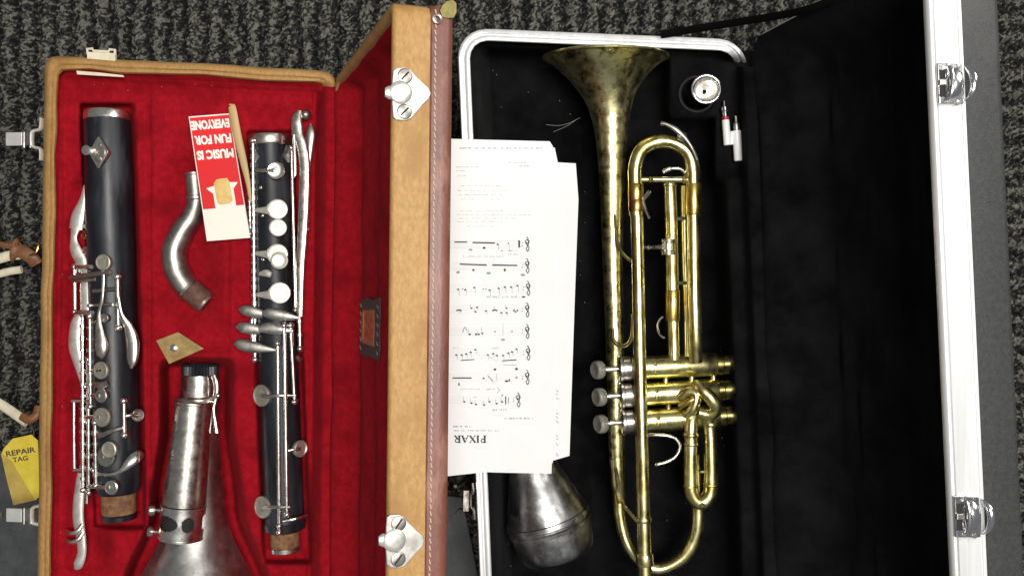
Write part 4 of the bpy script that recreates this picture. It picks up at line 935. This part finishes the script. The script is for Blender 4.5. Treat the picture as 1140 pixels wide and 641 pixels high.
sC, pC, zC = sheet('music_sheet', ([(437, 157), (432, 520)], [(617.5, 164.5), (621, 181), (620, 300), (614, 527), (548, 525.5)]), 3.6,
                   'middle sheet of the stack, its greyish lower edge showing below the printed page', -.5)
sA, pA, zA = sheet('music_sheet', ([(436, 153), (431, 537)], [(612, 157.5), (615.5, 163), (617.5, 300), (615.5, 515), (560, 523)]), 5.4,
                   'top white sheet with upside down music staves and bold title at its lower edge', .4)
# printing on the top page
ink = MB(); gry = MB(); stf = MB()
def PT(x, y, h=.35): return W(x, y, float(zA(x, y)) + h)
def quad(mb, x0, y0, x1, y1, w):
    d = unit((x1 - x0, y1 - y0)); n = np.array([-d[1], d[0]]) * w / 2
    mb.add([PT(x0 + n[0], y0 + n[1]), PT(x1 + n[0], y1 + n[1]), PT(x1 - n[0], y1 - n[1]), PT(x0 - n[0], y0 - n[1])], [(0, 1, 2, 3)])
def dot(mb, x, y, r, ry=None):
    ry = ry or r * .75
    mb.add([PT(x + r * math.cos(a), y + ry * math.sin(a)) for a in np.linspace(0, 2 * PI, 11)[:-1]], [tuple(range(10))])
def stroke(mb, pts, w):
    p = crom(pts, 5)
    for i in range(len(p) - 1): quad(mb, *p[i], *p[i + 1], w)
def squig(mb, x0, x1, y, h, w=.5):
    x = x0
    while x < x1:
        ln = random.uniform(3, 8); 
        xe = min(x + ln, x1); xx = x
        while xx < xe - .6:
            s = random.choice((0, 1, 2))
            if s == 0: quad(mb, xx, y - h / 2, xx + .2, y + h / 2, w)
            elif s == 1: quad(mb, xx, y + random.uniform(-.3, .3) * h, xx + 1.1, y + random.uniform(-.3, .3) * h, w)
            else: dot(mb, xx, y, .55, h * .38)
            xx += 1.35
        x = xe + random.uniform(1.2, 2.4)
def clef(x, y):   # treble clef, upside down
    stroke(ink, [(x + .5, y + 7), (x + 2, y + 3), (x - .5, y - 1), (x - 2.2, y - 4), (x, y - 6.2), (x + 2.2, y - 4), (x + .4, y - 1.8), (x - 1, y - 3.5)], 1.0)
    stroke(ink, [(x + .5, y + 7), (x - 1.2, y + 4), (x + 1.2, y - 1), (x + .6, y - 8), (x - 1.4, y - 9)], .9)
def staff(y, x0, x1):
    for k in range(5): quad(stf, x0, y - 4 + 2 * k, x1, y - 4 + 2 * k, .32)
def note(x, y, up=1, r=1.25, stem=7):
    dot(ink, x, y, r); quad(ink, x + r * .9 * up, y, x + r * .9 * up, y + stem * up, .28)
rows = [(272, 587), (296, 587), (321, 588), (345, 587), (369, 587), (393, 588), (420, 587), (445, 577)]
for i, (y, xe) in enumerate(rows):
    if i in (0, 1): 
        for k in (-1, 1): quad(gry, 505, y - k * 3.2, xe - 4, y - k * 3.2, .09)
    staff(y, 440, xe + 3); clef(xe, y + 1)
    # sharps and time signature
    dot(ink, xe - 5.5, y + 1.5, .7); dot(ink, xe - 5, y - 1.5, .6)
quad(ink, 506, 269.5, 520, 269.5, 1.3); quad(ink, 526, 270, 551, 270.5, 1.5); quad(ink, 578, 267.5, 578, 275.5, 2.0); note(554, 272, 1); note(566, 271, 1, .9)
dot(ink, 539, 276, 1.7); dot(gry, 524, 278, 2.2, 1.2); squig(ink, 558, 577, 279, 1.6, .35); squig(gry, 566, 578, 283, 1.5); squig(gry, 516, 561, 285.5, 1.5)
quad(ink, 512, 294, 542, 295, 1.5); quad(ink, 548, 295, 576, 295.5, 1.5); dot(ink, 527, 300.5, 1.5); dot(ink, 562, 300.5, 1.2, 1.8); dot(gry, 544, 304, 2.4, 1.5); dot(gry, 510, 303, 2); dot(gry, 582, 306, 2.6, 1.4)
for x, y in ((510, 322), (518, 322.5), (528, 320), (545, 323), (555, 321), (562, 319.5), (569, 319.5), (576, 318)): note(x, y, 1)
for x in (538, 541, 515): dot(ink, x, 321.5, .8)
squig(gry, 542, 576, 330, 1.5); dot(ink, 583, 330.5, 2.2, .9)
for x, y in ((511, 345), (525, 343), (531, 342), (529.5, 347), (541, 346), (551, 345), (558, 348), (564, 348), (564, 343), (574, 347)): note(x, y, random.choice((1, -1)), 1.2, 4)
for x in (509, 513, 549, 553, 572, 576): dot(ink, x, 345.5, 1, 1)
stroke(ink, [(515, 370), (517.5, 364), (520, 368)], .6); note(523, 372, -1, 1.4, 6); note(533, 372, -1, 1.3, 5); note(537, 371, -1); dot(ink, 530, 372, 1.4); dot(gry, 551, 369, 1.2); dot(gry, 570, 369, 1.2); quad(gry, 560, 360, 560, 374, .4); dot(gry, 560, 378, 2.4, 1.2); squig(gry, 543, 580, 331, 1)
for x, y in ((508, 395), (514, 395), (519, 394), (524, 392), (529, 389), (543, 395), (549, 393.5), (553, 395.5), (560, 395.5), (566, 393), (570, 391.5), (575, 388.5)): note(x, y, 1, 1.25, 5)
quad(ink, 513, 401, 528, 400, 1.0); quad(ink, 559, 401.5, 575, 400.3, 1.2); quad(gry, 545, 397, 553, 402, .4); quad(gry, 560, 406, 575, 406, .6); squig(gry, 505, 510, 387, 1.4); squig(gry, 548, 556, 387.5, 1.4)
quad(ink, 504, 420.5, 525, 420.5, 1.4); dot(ink, 511, 427.5, .8, 2); dot(ink, 538.5, 421, 1.2); stroke(ink, [(543, 418), (546, 421), (549, 424.5)], .7); quad(gry, 553, 416, 553, 424, .4); dot(ink, 564, 424, 2, 1.1); dot(ink, 567, 423, .8, 1.6); dot(gry, 575, 420, 1.6); dot(ink, 551, 411, 1.6, 1.3); dot(ink, 575, 410.5, 1.8, 1.3)
squig(gry, 512, 537, 433, 1.1); squig(ink, 541, 552, 433, 1.5, .35); stroke(gry, [(553, 431), (556, 434), (554, 437)], .6)
for x, y in ((517, 447), (525, 448.5), (530, 450), (539, 450.5), (545, 447), (553, 449), (559, 447)): note(x, y, -1, 1.3, 5)
quad(ink, 563, 441, 563, 450, 1.2); quad(ink, 566, 442, 566, 449, .6); squig(ink, 549, 565, 456, 1.6, .4); squig(ink, 527, 531, 442, 1.0, .3); dot(ink, 559, 440, 1, .7)
squig(ink, 562, 594, 465.5, 1.7, .35); squig(ink, 505, 526, 474.5, 1.7, .4); squig(gry, 506, 556, 479, 1.8)
# faint text paragraphs at the top of the page
squig(gry, 512, 606, 165, 1.9); squig(gry, 566, 590, 181, 1.2); squig(gry, 578, 590, 185, 1.5); squig(gry, 508, 534, 186, 1); squig(gry, 508, 518, 190, .9); squig(gry, 510, 520, 196, .9)
for y, a, b in ((207, 513, 562), (212, 510, 568), (217, 511, 560), (222, 514, 562), (235, 514, 562), (239, 509, 592), (243, 511, 578), (247, 510, 560), (252, 520, 556)): squig(gry, a, b, y, 1.0, .3)
stf.build('staff_lines', M['paleink'], pA, smooth=False, fix=False); ink.build('black_print', M['ink'], pA, smooth=False, fix=False); gry.build('grey_print', M['greyink'], pA, smooth=False, fix=False)
# bold serif title, upside down: strokes in letter units
ttl = MB()
def letter(ch, ox, oy, w, h):
    def f(a, b): return (ox - a * w, oy + (b - .5) * h)     # rotated half a turn
    def st(a, b, c, d, t): quad(ttl, *f(a, b), *f(c, d), t)
    T, t = 2.0, .7
    if ch in 'PRI': st(.28 if ch != 'I' else .5, 0, .28 if ch != 'I' else .5, 1, T); xx = .28 if ch != 'I' else .5; st(xx - .28, 0, xx + .28, 0, t); st(xx - .28, 1, xx + .28, 1, t)
    if ch in 'PR':
        pts = [f(.3, .98), f(.75, .95), f(.9, .74), f(.72, .5), f(.3, .48)]; stroke(ttl, pts, 1.1)
    if ch == 'R': st(.5, .5, .95, 0, 1.7); st(.8, 0, 1.1, 0, t)
    if ch == 'X': st(.1, 1, .9, 0, T * .95); st(.9, 1, .1, 0, t); [st(a, b, a + .28, b, t) for a in (0, .72) for b in (0, 1)]
    if ch == 'A': st(.5, 1, .92, 0, T * .95); st(.5, 1, .08, 0, t); st(.25, .36, .75, .36, t); st(-.05, 0, .24, 0, t); st(.72, 0, 1.08, 0, t)
for ch, ox, w in (('P', 541.5, 6.5), ('I', 534.5, 5), ('X', 529.8, 7.2), ('A', 521.6, 7.6), ('R', 513.4, 7.2)): letter(ch, ox, 488.5, w, 7.6)
ttl.build('title_lettering', M['ink'], pA, smooth=False, fix=False)
# margin print on the lowest sheet
mg = MB()
PT = lambda x, y, h=.35: W(x, y, float(zB(x, y)) + h)
for y in (434, 438, 442, 459, 463, 468, 484, 488, 493, 504, 506): quad(mg, 618.5 + random.uniform(0, 1), y, 620.5 + random.uniform(0, 1.5), y + random.uniform(1, 3), .8)
mg.build('margin_print', M['greyink'], pB, smooth=False, fix=False)

# ================================================================== camera and light
cam = bpy.data.cameras.new('camera'); cam.sensor_fit = 'HORIZONTAL'; cam.sensor_width = 36
cam.lens = 18.0 / (570.0 / D); cam.clip_start = .01; cam.clip_end = 50
co = bpy.data.objects.new('camera', cam); COL.objects.link(co); co.location = (0, 0, D * U); scene.camera = co

w = bpy.data.worlds.new('World'); scene.world = w; w.use_nodes = True
bg = w.node_tree.nodes['Background']; bg.inputs['Color'].default_value = (.93, .96, 1, 1); bg.inputs['Strength'].default_value = .165
def lamp(name, loc, sx, sy, power, col=(1, .97, .92), tgt=(0, 0, 0)):
    l = bpy.data.lights.new(name, 'AREA'); l.shape = 'RECTANGLE'; l.size = sx * U; l.size_y = sy * U; l.energy = power; l.color = col
    o = bpy.data.objects.new(name, l); COL.objects.link(o); o.location = np.array(loc) * U
    from mathutils import Vector
    o.rotation_euler = (Vector(np.array(tgt, float)) - Vector(np.array(loc, float))).to_track_quat('-Z', 'Y').to_euler()
lamp('ceiling_and_fill_lamp', (340, 60, 2300), 560, 900, 39)
lamp('ceiling_and_fill_lamp', (2000, 1300, 1600), 800, 1200, 21, tgt=(300, 100, 0))  # added fill lamp, placed at right to whiten the aluminium lid band
vs_ = scene.view_settings; vs_.view_transform = 'Standard'; vs_.look = 'None'; vs_.exposure = 0; vs_.gamma = 1
for o in list(bpy.data.objects):
    if '_o' in o: del o['_o']
